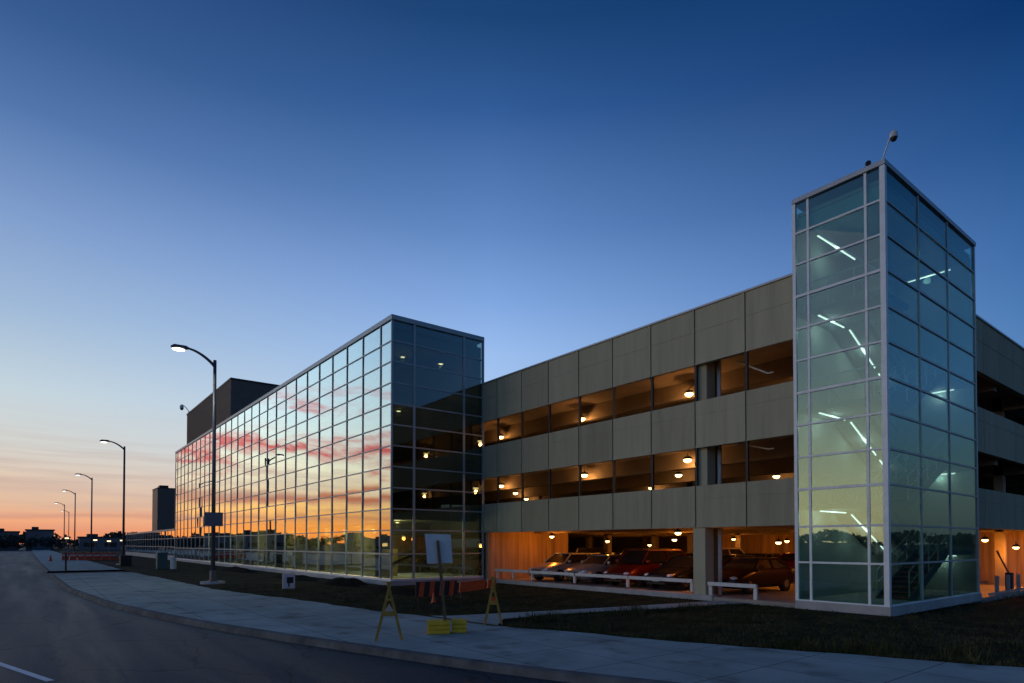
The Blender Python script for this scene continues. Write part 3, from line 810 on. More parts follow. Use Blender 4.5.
# ------------------------------------------------------------------ glass office block
OZ = [.24, 1.50, 2.73, 3.83, 4.91, 5.99, 7.07, 8.15, 9.23, 10.31, 11.40, 12.47, 13.52]
BX, BY, BE = -5.618, 20.96, 80.8
def office():
    t = thing('glass_office_block', 'long mirror-glass building reflecting the sunset clouds', 'office building', (-2.7, 50, 0))
    yl = [BY, 22.25] + [22.25 + 2.2 * k for k in range(1, 27)] + [BE]
    xl = [BX, -4.35, -1.23, .07]
    for i, y in enumerate(yl):
        w_ = .11 if i in (0, len(yl) - 1) else .075
        MB().box(BX - .05, BX + .05, y - w_ / 2 + (.04 if i == 0 else 0), y + w_ / 2, .24, 13.54).build('mullion' if i else 'corner_post', 'alu_blue', t)
    for i, x in enumerate(xl[1:]):
        MB().box(x - .06, x + .06, BY - .05, BY + .05, .24, 13.54).build('mullion', 'alu_blue', t)
    for z in OZ[1:-1]:
        MB().box(BX - .038, BX + .045, BY + .09, BE - .06, z - .03, z + .03).build('transom', 'alu_blue', t)
        MB().box(BX + .06, .01, BY - .038, BY + .045, z - .032, z + .032).build('transom', 'alu_blue', t)
    # brighter transom low on the long side
    MB().box(BX - .10, BX - .052, BY, BE, 1.47, 1.55).build('rail_band', 'alu_blue', t)
    MB().box(BX - .10, .1, BY - .10, BE, -.12, .13).build('base_slab', 'concrete', t)
    MB().box(BX - .08, .1, BY - .08, BE, .132, .235).build('sill', 'alu', t)
    MB().box(BX - .08, .12, BY - .08, BE + .05, 13.545, 13.80).build('parapet_cap', 'alu_blue', t, bevel=.015)
    panes = []
    for a, b in zip(yl, yl[1:]):
        for z0, z1 in zip(OZ, OZ[1:]): panes.append(('x', a, b, z0, z1))
    for a, b in zip(xl, xl[1:]):
        for z0, z1 in zip(OZ, OZ[1:]): panes.append(('y', a, b, z0, z1))
    def size(p):
        c = (BX, (p[1] + p[2]) / 2) if p[0] == 'x' else ((p[1] + p[2]) / 2, BY)
        d = math.hypot(c[0] + 20.1, c[1] + 7.57)
        ang = abs((c[0] + 20.1) if p[0] == 'x' else (c[1] + 7.57)) / d
        return -(p[2] - p[1]) * (p[4] - p[3]) * ang / d ** 2
    panes.sort(key=size)
    rnd = random.Random(3)
    def verts(p):
        s_, a, b, z0, z1 = p; a += .035; b -= .035; z0 += .028; z1 -= .028
        c = Vector((BX if s_ == 'x' else (a + b) / 2, (a + b) / 2 if s_ == 'x' else BY, (z0 + z1) / 2))
        m = MB()
        if s_ == 'x': m.box(-.006, .006, a - c.y, b - c.y, z0 - c.z, z1 - c.z); e = (0, rnd.gauss(0, .0038), rnd.gauss(0, .0038))
        else: m.box(a - c.x, b - c.x, -.006, .006, z0 - c.z, z1 - c.z); e = (rnd.gauss(0, .0038), 0, rnd.gauss(0, .0038))
        from mathutils import Euler
        rot = Euler(e).to_matrix()
        m.v = [tuple(rot @ Vector(v) + c) for v in m.v]
        return m
    for p in panes[:100]: verts(p).build('glass_pane', 'glass_office', t)
    rest = MB()
    for p in panes[100:]:
        m = verts(p); k = len(rest.v); rest.v += m.v; rest.f += [tuple(i + k for i in f) for f in m.f]
    r = rest.build('glass_pane', 'glass_office', t); r['kind'] = 'stuff'
    # teal shadow box behind top row
    MB().box(BX + .13, -.2, BY + .18, BY + .22, 12.55, 13.5).build('shadow_box', 'blind', t)
    MB().box(BX + .13, BX + .17, BY + .25, BE - .2, 12.55, 13.5).build('shadow_box', 'blind', t)
    # roof, floors, core wall
    MB().box(BX + .1, 0, BY + .1, BE, 13.1, 13.2).build('roof', 'interior_dark', t)
    for z in (3.55, 6.80, 10.05):
        MB().box(BX + .35, 0, BY + .5, BE - .1, z - .25, z).build('floor_slab', 'interior_dark', t)
    MB().box(BX + .3, 0, BY + .1, BE - .1, .14, .2).build('floor_slab', 'interior_dark', t)
    MB().box(-.12, 0.0, BY + .1, BE - .1, .2, 13.1).build('core_wall', 'interior_dark', t)
    MB().box(BX + .2, -.2, BE - .3, BE - .1, .2, 13.1).build('end_wall', 'interior_dark', t)
    for z0, z1 in ((.2, 3.3), (3.55, 6.55), (6.8, 9.8), (10.05, 13.1)):
        MB().box(-3.3, -.13, 26.5, 26.6, z0, z1).build('partition', 'interior_dark', t)
    for y in (24.2, 33, 41.8, 50.6, 59.4, 68.2):
        MB().box(BX + .8, BX + 1.15, y, y + .35, .2, 13.1).build('column', 'interior_dark', t)
    # diagonal bracing seen through the end wall
    MB().bar((-4.9, 22.6, 6.9), (-.6, 22.6, 9.6), .14).build('brace', 'interior_dark', t)
    MB().bar((-4.9, 22.6, 3.6), (-.6, 22.6, 6.5), .14).build('brace', 'interior_dark', t)
    MB().bar((-5.2, 21.9, .9), (-2.3, 21.9, 2.2), .13).build('brace', 'dark_steel', t)
    # warm lobby walls on the ground floor
    MB().box(-5.0, -4.0, 23.4, 23.5, .2, 1.75).build('lobby_wall', 'interior_warm', t)
    MB().box(-3.2, -3.1, 27, 62, .2, 3.2).build('lobby_wall', 'interior_warm', t)
    # dark screen room on the roof
    MB().box(-3.5, 4.0, 62.4, 85.9, 13.25, 19.55).build('rooftop_screen', 'pent', t)
    ribs = MB()
    for k in range(58):
        yy = 62.6 + k * .4; ribs.box(-3.54, -3.502, yy, yy + .12, 13.85, 19.5)
    ribs.build('screen_ribs', 'pent', t)
    MB().box(-3.56, 4.06, 62.34, 85.96, 19.552, 19.75).build('screen_cap', 'dark_steel', t)
    return t
office()
# ceiling downlights seen inside the office end
def down(loc, label, e=6, col=(1, .75, .42)):
    t = thing('ceiling_downlight', label, 'light', loc, 'ceiling lights inside the glass office block')
    x, y, z = loc
    MB().tube([(x, y, z + .07), (x, y, z)], .15, 14).build('trim', 'white_paint', t)
    MB().tube([(x, y, z - .001), (x, y, z - .025)], .11, 14).build('lens', 'warm_lens', t)
    l = light('lens_glow', 'POINT', (0, 0, -.2), e, col, .08); l.parent = t
down((-3.1, 24.6, 12.95), 'small ceiling light left of centre on the top floor of the glass block end', 5)
down((-1.6, 22.8, 12.4), 'brightest ceiling light on the top floor of the glass block end', 8)
down((-3.4, 24.5, 9.72), 'ceiling light on the third floor of the glass block end', 4)
down((-4.5, 22.5, 3.2), 'lobby light beside the yellow lobby wall at the near corner of the glass block', 130, (1, .72, .3))
for k, y in enumerate((25.5, 29.9, 36.5, 43.1, 52, 61)):
    down((-4.4, y, 2.9), ('nearest', 'second', 'third', 'fourth', 'fifth', 'farthest')[k] + ' lobby light behind the long mirrored wall', 190, (1, .78, .38))

cctv('security_camera', (-3.5, 84.0, 19.6), (-4.2, 85.6, 20.9), 'tiny camera on a bent arm at the far edge of the dark rooftop screen', 2.0)

# low glass annex beyond, and the dark block behind it
def annex():
    t = thing('glass_annex', 'low glass annex continuing left beyond the mirrored building', 'annex', (-2.8, 106, 0))
    y0, y1 = 80.9, 132
    for z in (.45, 1.6, 2.7, 3.75): MB().box(BX - .04, BX + .05, y0, y1, z - .04, z + .04).build('transom', 'alu_blue', t)
    n = 20
    for k in range(n + 1):
        y = y0 + .05 + (y1 - y0 - .1) * k / n
        MB().box(BX - .05, BX + .05, y - .045, y + .045, .49, 3.70).build('mullion', 'alu_blue', t)
    for k in range(n):
        a = y0 + .05 + (y1 - y0 - .1) * k / n + .05; b = y0 + .05 + (y1 - y0 - .1) * (k + 1) / n - .05
        MB().box(BX - .006, BX + .006, a, b, .5, 3.70).build('glass_pane', 'glass_office', t)
    MB().box(BX - .1, 0, y0, y1, -.2, .40).build('base_slab', 'concrete', t)
    MB().box(BX - .08, 0, y0, y1, 3.80, 3.95).build('roof', 'alu_blue', t)
    MB().box(-.2, 0, y0, y1, .4, 3.79).build('rear_wall', 'interior_dark', t)
annex()
t = thing('dark_block', 'windowless dark brown block rising behind the low glass annex', 'building', (1, 123, 0))
MB().box(-2.1, 1.03, 120, 126, -.2, 12.1).build('wall', 'pent', t)
MB().box(-2.16, 1.08, 119.95, 126.05, 12.102, 12.25).build('roof_cap', 'dark_steel', t)
MB().box(-1.6, -.2, 121, 123, 12.252, 12.75).build('roof_unit', 'dark_steel', t)

# ------------------------------------------------------------------ street lamps
def street_lamp():
    t = thing('street_lamp', 'tall dark street lamp nearest the camera, lit, with a sign plate on its pole', 'street lamp', (0, 0, -.1), 'street lamps along the sidewalk')
    MB().tube([(0, 0, -.12), (0, 0, .02)], [.62, .60], 24).build('footing', 'concrete', t)
    m = MB(); m.box(-.2, .2, -.2, .2, .02, .08); m.tube([(0, 0, .08), (0, 0, .55), (0, 0, .6)], [.17, .16, .12], 16)
    m.build('base', 'lamp_pole', t)
    MB().tube([(0, 0, .3), (0, 0, 11.95)], [.115, .085], 14).build('pole', 'lamp_pole', t, smooth=True)
    pts = []
    for i in range(12):
        u = i / 11; pts.append((-1.42 * u, 0, 11.6 + .75 * math.sin(u * math.pi / 2) ** .85))
    MB().tube(pts, [.085 - .03 * i / 11 for i in range(12)], 10).build('arm', 'lamp_pole', t, smooth=True)
    h = MB().tube([(-1.25, 0, 12.34), (-1.4, 0, 12.36), (-1.95, 0, 12.33), (-2.12, 0, 12.29)], [.05, .11, .13, .05], 12).build('lamp_head', 'lamp_pole', t)
    h.scale = (1, 1, 1)
    MB().ellipsoid((-1.76, 0, 12.20), (.31, .14, .09), 14, 8).build('lens', 'led', h, smooth=True)
    return t
L0 = street_lamp()
lamp_pos = [(-12.38, 28.42), (-12.70, 66.1), (-12.98, 104.1), (-13.40, 139.4), (-13.5, 185.3), (-10.86, 229)]
lbl = ['', 'second street lamp along the sidewalk, plain pole by the dark cabinet', 'third street lamp along the sidewalk, over the far orange barriers', 'fourth street lamp along the road, slim against the orange sky', 'fifth street lamp far down the road', 'farthest street lamp, smallest pole on the skyline']
far_lamps = []
for i, (x, y) in enumerate(lamp_pos[1:], 1):
    r = dup(L0, (x, y, -.1), lbl[i]); far_lamps.append(r)
L0.location = (-12.38, 28.42, -.1)
for r in far_lamps:
    for ch in [c for c in SC.objects if c.parent == r and c.name.startswith('lamp_head')]:
        for g_ in [c for c in SC.objects if c.parent == ch]:
            g_.data = g_.data.copy(); g_.data.materials[0] = M['led_far']
l = light('street_glow', 'SPOT', (-1.76, 0, 12.1), 260, (.9, 1, .9), .15); l.data.spot_size = R(130); l.parent = L0
t = thing('pole_sign', 'grey rectangular plate fixed to the pole of the nearest street lamp', 'sign', (-12.4, 28.25, 3.3))
MB().box(-12.86, -11.95, 28.22, 28.25, 2.98, 3.72).build('plate', 'sign_lamp', t, bevel=.008)
MB().box(-12.5, -12.28, 28.253, 28.30, 3.15, 3.2).build('bracket', 'dark_steel', t)
MB().box(-12.5, -12.28, 28.253, 28.30, 3.5, 3.55).build('bracket', 'dark_steel', t)

# ------------------------------------------------------------------ roadworks things on the sidewalk
CAMXY = Vector((-20.102, -7.569))
def a_frame(x, y, h, spread, label, tri):
    t = thing('a_frame_barricade', label, 'barricade', (x, y, -.1), 'yellow A-frame barricades on the sidewalk')
    d = (Vector((x, y)) - CAMXY).normalized(); r = Vector((d.y, -d.x))    # to the right as seen
    def P(u, z, q=0): return (x + r.x * u + d.x * q, y + r.y * u + d.y * q, -.1 + z)
    MB().bar(P(-spread, 0), P(.035, h), .06, .04, (d.x, d.y, 0)).build('leg', 'yellow_leg', t)
    MB().bar(P(spread, 0, .05), P(-.035, h, .05), .06, .04, (d.x, d.y, 0)).build('leg', 'yellow_leg', t)
    MB().bar(P(-spread * .52, h * .46, -.05), P(spread * .52, h * .46, -.05), .03, .10).build('cross_bar', 'yellow_leg', t)
    MB().bar(P(-spread * .28, h * .70, -.05), P(spread * .28, h * .70, -.05), .025, .05).build('cross_bar', 'yellow_leg', t)
    m = MB(); w_ = spread * .36; k = len(m.v)
    for q in (.10, .115):
        m.v += [P(-w_, h * .49, q), P(w_, h * .49, q), P(0, h * .49 + w_ * 1.65, q)]
    m.f += [(0, 1, 2), (5, 4, 3), (0, 3, 4, 1), (1, 4, 5, 2), (2, 5, 3, 0)]
    m.build('reflector', tri, t)
a_frame(-13.85, 4.85, 1.30, .285, 'yellow A-frame barricade with a pale triangle, left of the sign board', 'reflector')
a_frame(-10.45, 5.6, 1.27, .225, 'yellow A-frame barricade with an orange triangle, at the grass corner', 'orange')

def sign_board():
    x, y = -12.25, 5.02
    t = thing('sign_board', 'blank grey-white sign board on a leaning post over yellow ballast blocks', 'sign', (x, y, -.1))
    d = (Vector((x, y)) - CAMXY).normalized(); r = Vector((d.y, -d.x))
    def P(u, z, q=0): return (x + r.x * u + d.x * q, y + r.y * u + d.y * q, -.1 + z)
    MB().bar(P(-.02, .1), P(-.22, 2.22), .07, .07, (d.x, d.y, 0)).build('post', 'wood', t)
    m = MB()
    c = [(-.53, 2.38), (.09, 2.365), (.14, 1.68), (-.47, 1.66)]
    m.v += [P(u, z, .06) for u, z in c] + [P(u, z, .085) for u, z in c]
    m.f += [(0, 1, 2, 3), (7, 6, 5, 4), (0, 4, 5, 1), (1, 5, 6, 2), (2, 6, 7, 3), (3, 7, 4, 0)]
    m.build('board', 'sign_back', t)
    def block(u0, u1, q0, q1, nm='ballast_block'):
        m = MB()
        for i in range(3):
            z0 = .01 + i * .105
            k = len(m.v); a = .02
            for z, s_ in ((z0, 0), (z0 + .09, 0)):
                m.v += [P(u0, z, q0), P(u1, z, q0), P(u1, z, q1), P(u0, z, q1)]
            m.f += [tuple(k + i_ for i_ in q) for q in ((3, 2, 1, 0), (4, 5, 6, 7), (0, 1, 5, 4), (1, 2, 6, 5), (2, 3, 7, 6), (3, 0, 4, 7))]
            if i < 2:
                k = len(m.v)
                for z in (z0 + .091, z0 + .104):
                    m.v += [P(u0 + a, z, q0 + a), P(u1 - a, z, q0 + a), P(u1 - a, z, q1 - a), P(u0 + a, z, q1 - a)]
                m.f += [tuple(k + i_ for i_ in q) for q in ((3, 2, 1, 0), (4, 5, 6, 7), (0, 1, 5, 4), (1, 2, 6, 5), (2, 3, 7, 6), (3, 0, 4, 7))]
        m.build(nm, 'yellow', t, bevel=.015)
    block(-.46, .08, -.16, .24); block(.12, .47, -.02, .34)
sign_board()

# red and black striped barrier board behind, before the glass block
t = thing('striped_barrier', 'low barrier board with slanted red stripes before the glass block end', 'barrier', (-8.0, 12.6, -.1), 'red barrier boards before the glass block')
MB().box(-8.85, -7.05, 12.62, 12.65, .05, .62).build('board', 'dark_steel', t)
for k in range(4):
    x0 = -8.75 + k * .44
    MB().prism([(x0, .06), (x0 + .20, .06), (x0 + .27, .61), (x0 + .07, .61)], 12.60, 12.618, 'y').build('stripe', 'orange', t)
for x in (-8.7, -7.2): MB().bar((x, 12.70, -.1), (x, 12.70, .6), .06).build('leg', 'dark_steel', t)
t = thing('red_barrier', 'low solid red barrier board right of the striped one', 'barrier', (-6.3, 12.6, -.1), 'red barrier boards before the glass block')
m = MB().prism([(-6.95, .14), (-5.75, .22), (-5.68, .60), (-6.9, .54)], 12.60, 12.65, 'y').build('board', 'orange', t)
MB().prism([(-5.62, .24), (-5.2, .26), (-5.15, .60), (-5.56, .60)], 12.60, 12.65, 'y').build('board', 'orange', t)
for x in (-6.8, -5.3): MB().bar((x, 12.70, -.1), (x, 12.70, .55), .06).build('leg', 'dark_steel', t)
def cone(x, y, label, s=1, tilt=0):
    t = thing('traffic_cone', label, 'traffic cone', (x, y, -.1), 'orange traffic cones')
    MB().box(x - .18 * s, x + .18 * s, y - .18 * s, y + .18 * s, -.1, -.06).build('base', 'black', t)
    MB().tube([(x, y, -.06), (x + tilt, y, .5 * s)], [.14 * s, .03 * s], 14).build('cone', 'orange', t)
cone(-8.7, 11.6, 'small orange cone on the dark lawn in front of the striped barrier', .6)
cone(-18.2, 87, 'orange cone beside the far kerb, left of the barrier row', 1.3)
# small notice board on the lawn
t = thing('notice_board', 'small white notice board with dark panels on the lawn below the mirrored wall', 'notice board', (-10.7, 21.2, -.1))
MB().box(-10.98, -10.42, 21.2, 21.24, -.02, .66).build('board', 'white_paint', t)
MB().box(-10.80, -10.5, 21.185, 21.198, .22, .5).build('dark_panel', 'dark_steel', t)
MB().box(-10.74, -10.68, 21.17, 21.184, .05, .30).build('dark_mark', 'dark_steel', t)
for x in (-10.95, -10.45): MB().box(x - .02, x + .02, 21.245, 21.285, -.12, .62).build('leg', 'wood', t)
# cabinet and white box by the second lamp
t = thing('utility_cabinet', 'dark green utility cabinet on the lawn left of the nearest lamp', 'cabinet', (-11.4, 51.6, -.1))
MB().box(-11.75, -10.98, 51.4, 52.1, -.1, 1.3).build('body', 'cabinet', t, bevel=.03)
MB().box(-11.72, -11.38, 51.37, 51.398, .05, 1.25).build('door', 'cabinet', t); MB().box(-11.35, -11.01, 51.37, 51.398, .05, 1.25).build('door', 'cabinet', t)
t = thing('utility_pedestal', 'small white utility pedestal right of the green cabinet', 'pedestal', (-10.7, 51.1, -.1))
MB().tube([(-10.6, 51.1, -.1), (-10.6, 51.1, .75)], .24, 12).build('post', 'white_paint', t)
MB().ellipsoid((-10.6, 51.1, .75), (.26, .26, .12)).build('cap', 'white_paint', t, smooth=True)
t = thing('utility_cabinet', 'dark cabinet at the foot of the second street lamp', 'cabinet', (-12.1, 62.8, -.1))
MB().box(-13.3, -12.35, 62.4, 63.2, -.1, .9).build('body', 'dark_steel', t, bevel=.03); MB().box(-13.25, -12.85, 62.37, 62.398, .0, .8).build('door', 'dark_steel', t); MB().box(-12.8, -12.4, 62.37, 62.398, .0, .8).build('door', 'dark_steel', t)
t = thing('bollard', 'slim dark bollard by the far driveway crossing', 'bollard', (-17.9, 53, -.1))
MB().tube([(-17.9, 53, -.1), (-17.9, 53, 1.25)], .07, 10).build('post', 'dark_steel', t); MB().ellipsoid((-17.9, 53, 1.25), (.08, .08, .05)).build('cap', 'dark_steel', t)
# row of orange plastic barriers across the far sidewalk
def barrier(x, y, label):
    t = thing('plastic_barrier', label, 'barrier', (x, y, -.1), 'orange plastic barriers across the far sidewalk')
    MB().prism([(y - .25, -.1), (y + .25, -.1), (y + .12, .25), (y + .08, .85), (y - .08, .85), (y - .12, .25)], x - .36, x + .36, 'x').build('body', 'orange', t, bevel=.02)
    MB().box(x - .3, x + .3, y - .115, y - .09, .45, .62).build('reflector', 'white_paint', t)
ords = ['leftmost', 'second', 'third', 'fourth', 'fifth', 'sixth', 'rightmost']
for i in range(7): barrier(-16.6 + i * .82, 90.5 - i * .55, f'{ords[i]} orange plastic barrier in the row across the far sidewalk')

# ------------------------------------------------------------------ cars (nose towards -x)
def car_proto(kind):
    """kind: sedan, suv or estate"""
    if kind == 'sedan':
        L_, H_, hood, roof0, roof1, tail = 4.6, 1.42, .98, 1.95, 3.35, 1.02
    elif kind == 'suv':
        L_, H_, hood, roof0, roof1, tail = 4.6, 1.72, 1.10, 1.65, 4.05, 1.2
    else:
        L_, H_, hood, roof0, roof1, tail = 4.7, 1.48, .98, 1.9, 4.1, 1.1
    Wd = .88
    t = thing('parked_car', 'car', 'car', (0, 0, .05), 'cars parked in the garage')
    body = bmesh.new()
    # lower body: stations along x, each a rounded section
    ST = [(0.0, .62, .34, .58), (.10, .78, .24, .68), (.45, .86, .22, hood - .22), (1.15, Wd, .22, hood - .06), (1.45, Wd, .22, hood), (2.3, Wd + .01, .22, hood + .01), (3.4, Wd, .22, hood + .02), (L_ - .55, Wd - .01, .24, tail), (L_ - .12, .82, .28, tail - .06), (L_, .74, .38, tail - .18)]
    rings = []
    for x, hw, z0, z1 in ST:
        sec = [(-hw * .86, z0), (-hw, z0 + .12), (-hw, z0 + (z1 - z0) * .62), (-hw * .97, z1 - .07), (-hw * .86, z1), (0, z1 + .03), (hw * .86, z1), (hw * .97, z1 - .07), (hw, z0 + (z1 - z0) * .62), (hw, z0 + .12), (hw * .86, z0)]
        rings.append([body.verts.new((x, a, b)) for a, b in sec])
    for ra, rb in zip(rings, rings[1:]):
        n = len(ra)
        for i in range(n): body.faces.new((ra[i], ra[(i + 1) % n], rb[(i + 1) % n], rb[i]))
    body.faces.new(rings[0]); body.faces.new(rings[-1][::-1])
    bmesh.ops.recalc_face_normals(body, faces=body.faces)
    me = bpy.data.meshes.new('body'); body.to_mesh(me); body.free()
    for p in me.polygons: p.use_smooth = True
    me.materials.append(M['chrome'])
    o = bpy.data.objects.new('body', me); COL.objects.link(o); o.parent = t; o.location = (0, 0, 0)
    o.material_slots[0].link = 'OBJECT'
    def part(mb, name, mat, par=t, bevel=0, smooth=False):
        off = parent_origin(par)
        mb.v = [(v[0] + off.x, v[1] + off.y, v[2] + off.z) for v in mb.v] if par is t else [(v[0] + t.location.x, v[1] + t.location.y, v[2] + t.location.z) for v in mb.v]
        return mb.build(name, mat, par, bevel, smooth)
    # cabin glass as a tapered solid, roof panel and pillars in paint
    gb = [(roof0 - .62, hood - .02), (roof0, H_ - .06), (roof1, H_ - .05), (roof1 + (.5 if kind != 'sedan' else .75), tail - .02)]
    m = MB(); k = 0
    for x, z in gb:
        hw = .80 if z < 1.2 else .62
        m.v += [(x, -hw, z), (x, hw, z)]
    m.v += [(gb[0][0], -.80, hood - .05), (gb[0][0], .80, hood - .05)]
    m.f = [(0, 1, 3, 2), (2, 3, 5, 4), (4, 5, 7, 6), (0, 2, 4, 6), (1, 7, 5, 3), (0, 6, 7, 1)]
    part(m, 'windows', 'car_glass')
    m = MB(); m.box(roof0 - .03, roof1 + .04, -.63, .63, H_ - .055, H_ - .01)
    rf = part(m, 'roof', 'chrome', bevel=.02); rf.material_slots[0].link = 'OBJECT'
    m = MB()
    for s_ in (-1, 1):
        m.bar((gb[0][0], s_ * .79, hood - .02), (roof0, s_ * .62, H_ - .05), .06)
        xm = (roof0 + roof1) / 2 + .1; m.bar((xm, s_ * .81, hood), (xm, s_ * .63, H_ - .05), .07)
        m.bar((gb[3][0] - .1, s_ * .78, tail), (roof1, s_ * .62, H_ - .05), .12)
        m.bar((roof0, s_ * .635, H_ - .04), (roof1, s_ * .635, H_ - .04), .06)
    pl_ = part(m, 'pillars', 'chrome'); pl_.material_slots[0].link = 'OBJECT'
    for s_ in (-1, 1):
        for x in (.88, L_ - .95):
            m = MB(); m.tube([(x, s_ * .70, .32), (x, s_ * .895, .32)], .325, 20)
            w_ = part(m, 'wheel', 'black')
            m = MB(); m.tube([(x, s_ * .88, .32), (x, s_ * .905, .32)], [.20, .17], 10)
            part(m, 'rim', 'chrome', w_)
        m = MB(); m.ellipsoid((.17, s_ * .60, .63), (.15, .17, .085), 12, 8); part(m, 'headlight', 'headlight', smooth=True)
        m = MB(); m.box(L_ - .10, L_ + .012, s_ * .68 - .12, s_ * .68 + .12, .68, .84); part(m, 'tail_light', 'tail', bevel=.01)
        m = MB(); m.box(roof0 - .45, roof0 - .30, s_ * .93 - .08, s_ * .93 + .08, hood + .01, hood + .14); mi = part(m, 'mirror', 'chrome', bevel=.02); mi.material_slots[0].link = 'OBJECT'
    m = MB(); m.box(-.015, .06, -.36, .36, .50, .62); part(m, 'grille', 'black', bevel=.01)
    m = MB(); m.box(-.03, .05, -.5, .5, .26, .36); part(m, 'air_intake', 'black', bevel=.01)
    m = MB(); m.box(-.05, -.03, -.16, .16, .38, .48); part(m, 'number_plate', 'plate')
    return t
protos = {k: car_proto(k) for k in ('sedan', 'suv', 'estate')}
P_ = {'silver': paint('silver_paint', (.42, .42, .42), .5), 'white': paint('white_car_paint', (.7, .7, .68), 0), 'red': paint('red_paint', (.15, .010, .008)), 'dark': paint('charcoal_paint', (.03, .03, .035)), 'black': paint('black_paint', (.012, .012, .014)), 'maroon': paint('maroon_paint', (.035, .006, .006)), 'blue': paint('navy_paint', (.02, .03, .07)), 'grey': paint('grey_paint', (.16, .16, .16))}
used = set()
def place(kind, x, y, flip, colour, label, z=.05):
    pr = protos[kind]
    rz = math.pi if flip else 0
    if kind not in used:
        used.add(kind); r = pr; LATER.append((r, (x, y, z), rz)); r['label'] = label
    else: r = dup(pr, (x, y, z), label, rz)
    for c in [c for c in SC.objects if c.parent == r]:
        if c.name.split('.')[0] in ('body', 'roof', 'pillars', 'mirror'): c.material_slots[0].link = 'OBJECT'; c.material_slots[0].material = P_[colour]
LATER = []
bpy.context.view_layer.update()
place('estate', .95, 17.3, False, 'silver', 'silver estate car at the left end of the front row, beside the board-formed wall')
place('sedan', .95, 14.5, False, 'silver', 'silver saloon in the front row, second from the board-formed wall')
place('suv', .95, 11.8, False, 'red', 'red off-roader in the front row, lit by the orange lights')
place('sedan', .95, 9.4, False, 'black', 'black saloon in the front row, left of the grey column')
place('sedan', 1.3, 6.65, False, 'maroon', 'dark saloon right of the grey column behind the short guard rail')
place('sedan', 16.9, 17.6, True, 'grey', 'grey saloon in the second row, facing away, farthest left')
place('suv', 16.9, 14.9, True, 'white', 'white off-roader in the second row, facing away')
place('sedan', 16.9, 12.2, True, 'dark', 'charcoal saloon in the second row, facing away, third from the left')
place('estate', 16.9, 9.4, True, 'red', 'red estate car in the second row, facing away')
place('sedan', 16.9, 6.8, True, 'white', 'white saloon in the second row, facing away, farthest right')
place('suv', 12.3, 22.4, True, 'blue', 'navy off-roader deep in the left part of the garage, facing away')
place('estate', 7.6, 25.2, False, 'grey', 'grey estate car parked deep behind the board-formed wall end')
place('sedan', 11.7, 19.2, True, 'black', 'black saloon facing away behind the silver estate car')
place('suv', 11.7, 16.4, True, 'dark', 'charcoal off-roader facing away behind the two silver cars')
place('estate', 11.7, 13.5, True, 'black', 'black estate car facing away behind the red off-roader')
place('sedan', 11.7, 10.8, True, 'blue', 'navy saloon facing away behind the black saloon')
place('suv', 11.7, 5.0, True, 'black', 'black off-roader facing away behind the dark saloon right of the column')
for r, p, rz in LATER:
    r.location = p; r.rotation_euler = (0, 0, rz)

# ------------------------------------------------------------------ far surroundings
def leaf_mass(name, pts, n, lab, cat='trees', size=.55):
    """clumps of leaf faces along a line: pts = (x, y, radius, height)"""
    m = MB(); rnd = random.Random(11)
    tot = sum(p[2] * p[3] for p in pts)
    for x, y, r, h in pts:
        k_ = int(n * r * h / tot)
        lobes = [(rnd.uniform(-.6, .6) * r, rnd.uniform(-.6, .6) * r, rnd.uniform(.35, .8) * h, rnd.uniform(.25, .5)) for _ in range(6)]
        for _ in range(k_):
            lx, ly, lz, lr = rnd.choice(lobes)
            u = Vector((rnd.gauss(0, 1), rnd.gauss(0, 1), rnd.gauss(0, 1))).normalized() * rnd.random() ** .4
            c = Vector((x + lx + u.x * r * lr * 1.3, y + ly + u.y * r * lr * 1.3, max(.1, lz + u.z * h * lr * .7)))
            s_ = size * rnd.uniform(.6, 1.4) * max(1, r / 5)
            a = Vector((rnd.gauss(0, 1), rnd.gauss(0, 1), rnd.gauss(0, 1))).normalized(); b = a.cross(Vector((rnd.gauss(0, 1), rnd.gauss(0, 1), rnd.gauss(0, 1)))).normalized()
            k = len(m.v); m.v += [tuple(c + a * s_), tuple(c + b * s_), tuple(c - a * s_), tuple(c - b * s_ * .8)]; m.f.append((k, k + 1, k + 2, k + 3))
    o = m.build(name, 'leaf', fix=False)
    return tag(o, lab, cat, kind='stuff')
rnd = random.Random(5)
ring = []
for i in range(230):
    a = 2 * math.pi * i / 230 + rnd.uniform(-.01, .01)
    d_ = rnd.uniform(255, 330)
    x, y = -20 + d_ * math.sin(a), -7 + d_ * math.cos(a)
    if -28 < x < -12 and y > 0 and y < 276: y += 30
    ring.append((x, y, rnd.uniform(5, 9), rnd.uniform(3.6, 7.2)))
for i in range(24): ring.append((-75 + i * 3.8, 246 + rnd.uniform(-6, 6), 3.6, rnd.uniform(3.4, 5.0)))
leaf_mass('distant_trees', ring, 48000, 'dark far-off line of trees along the horizon')
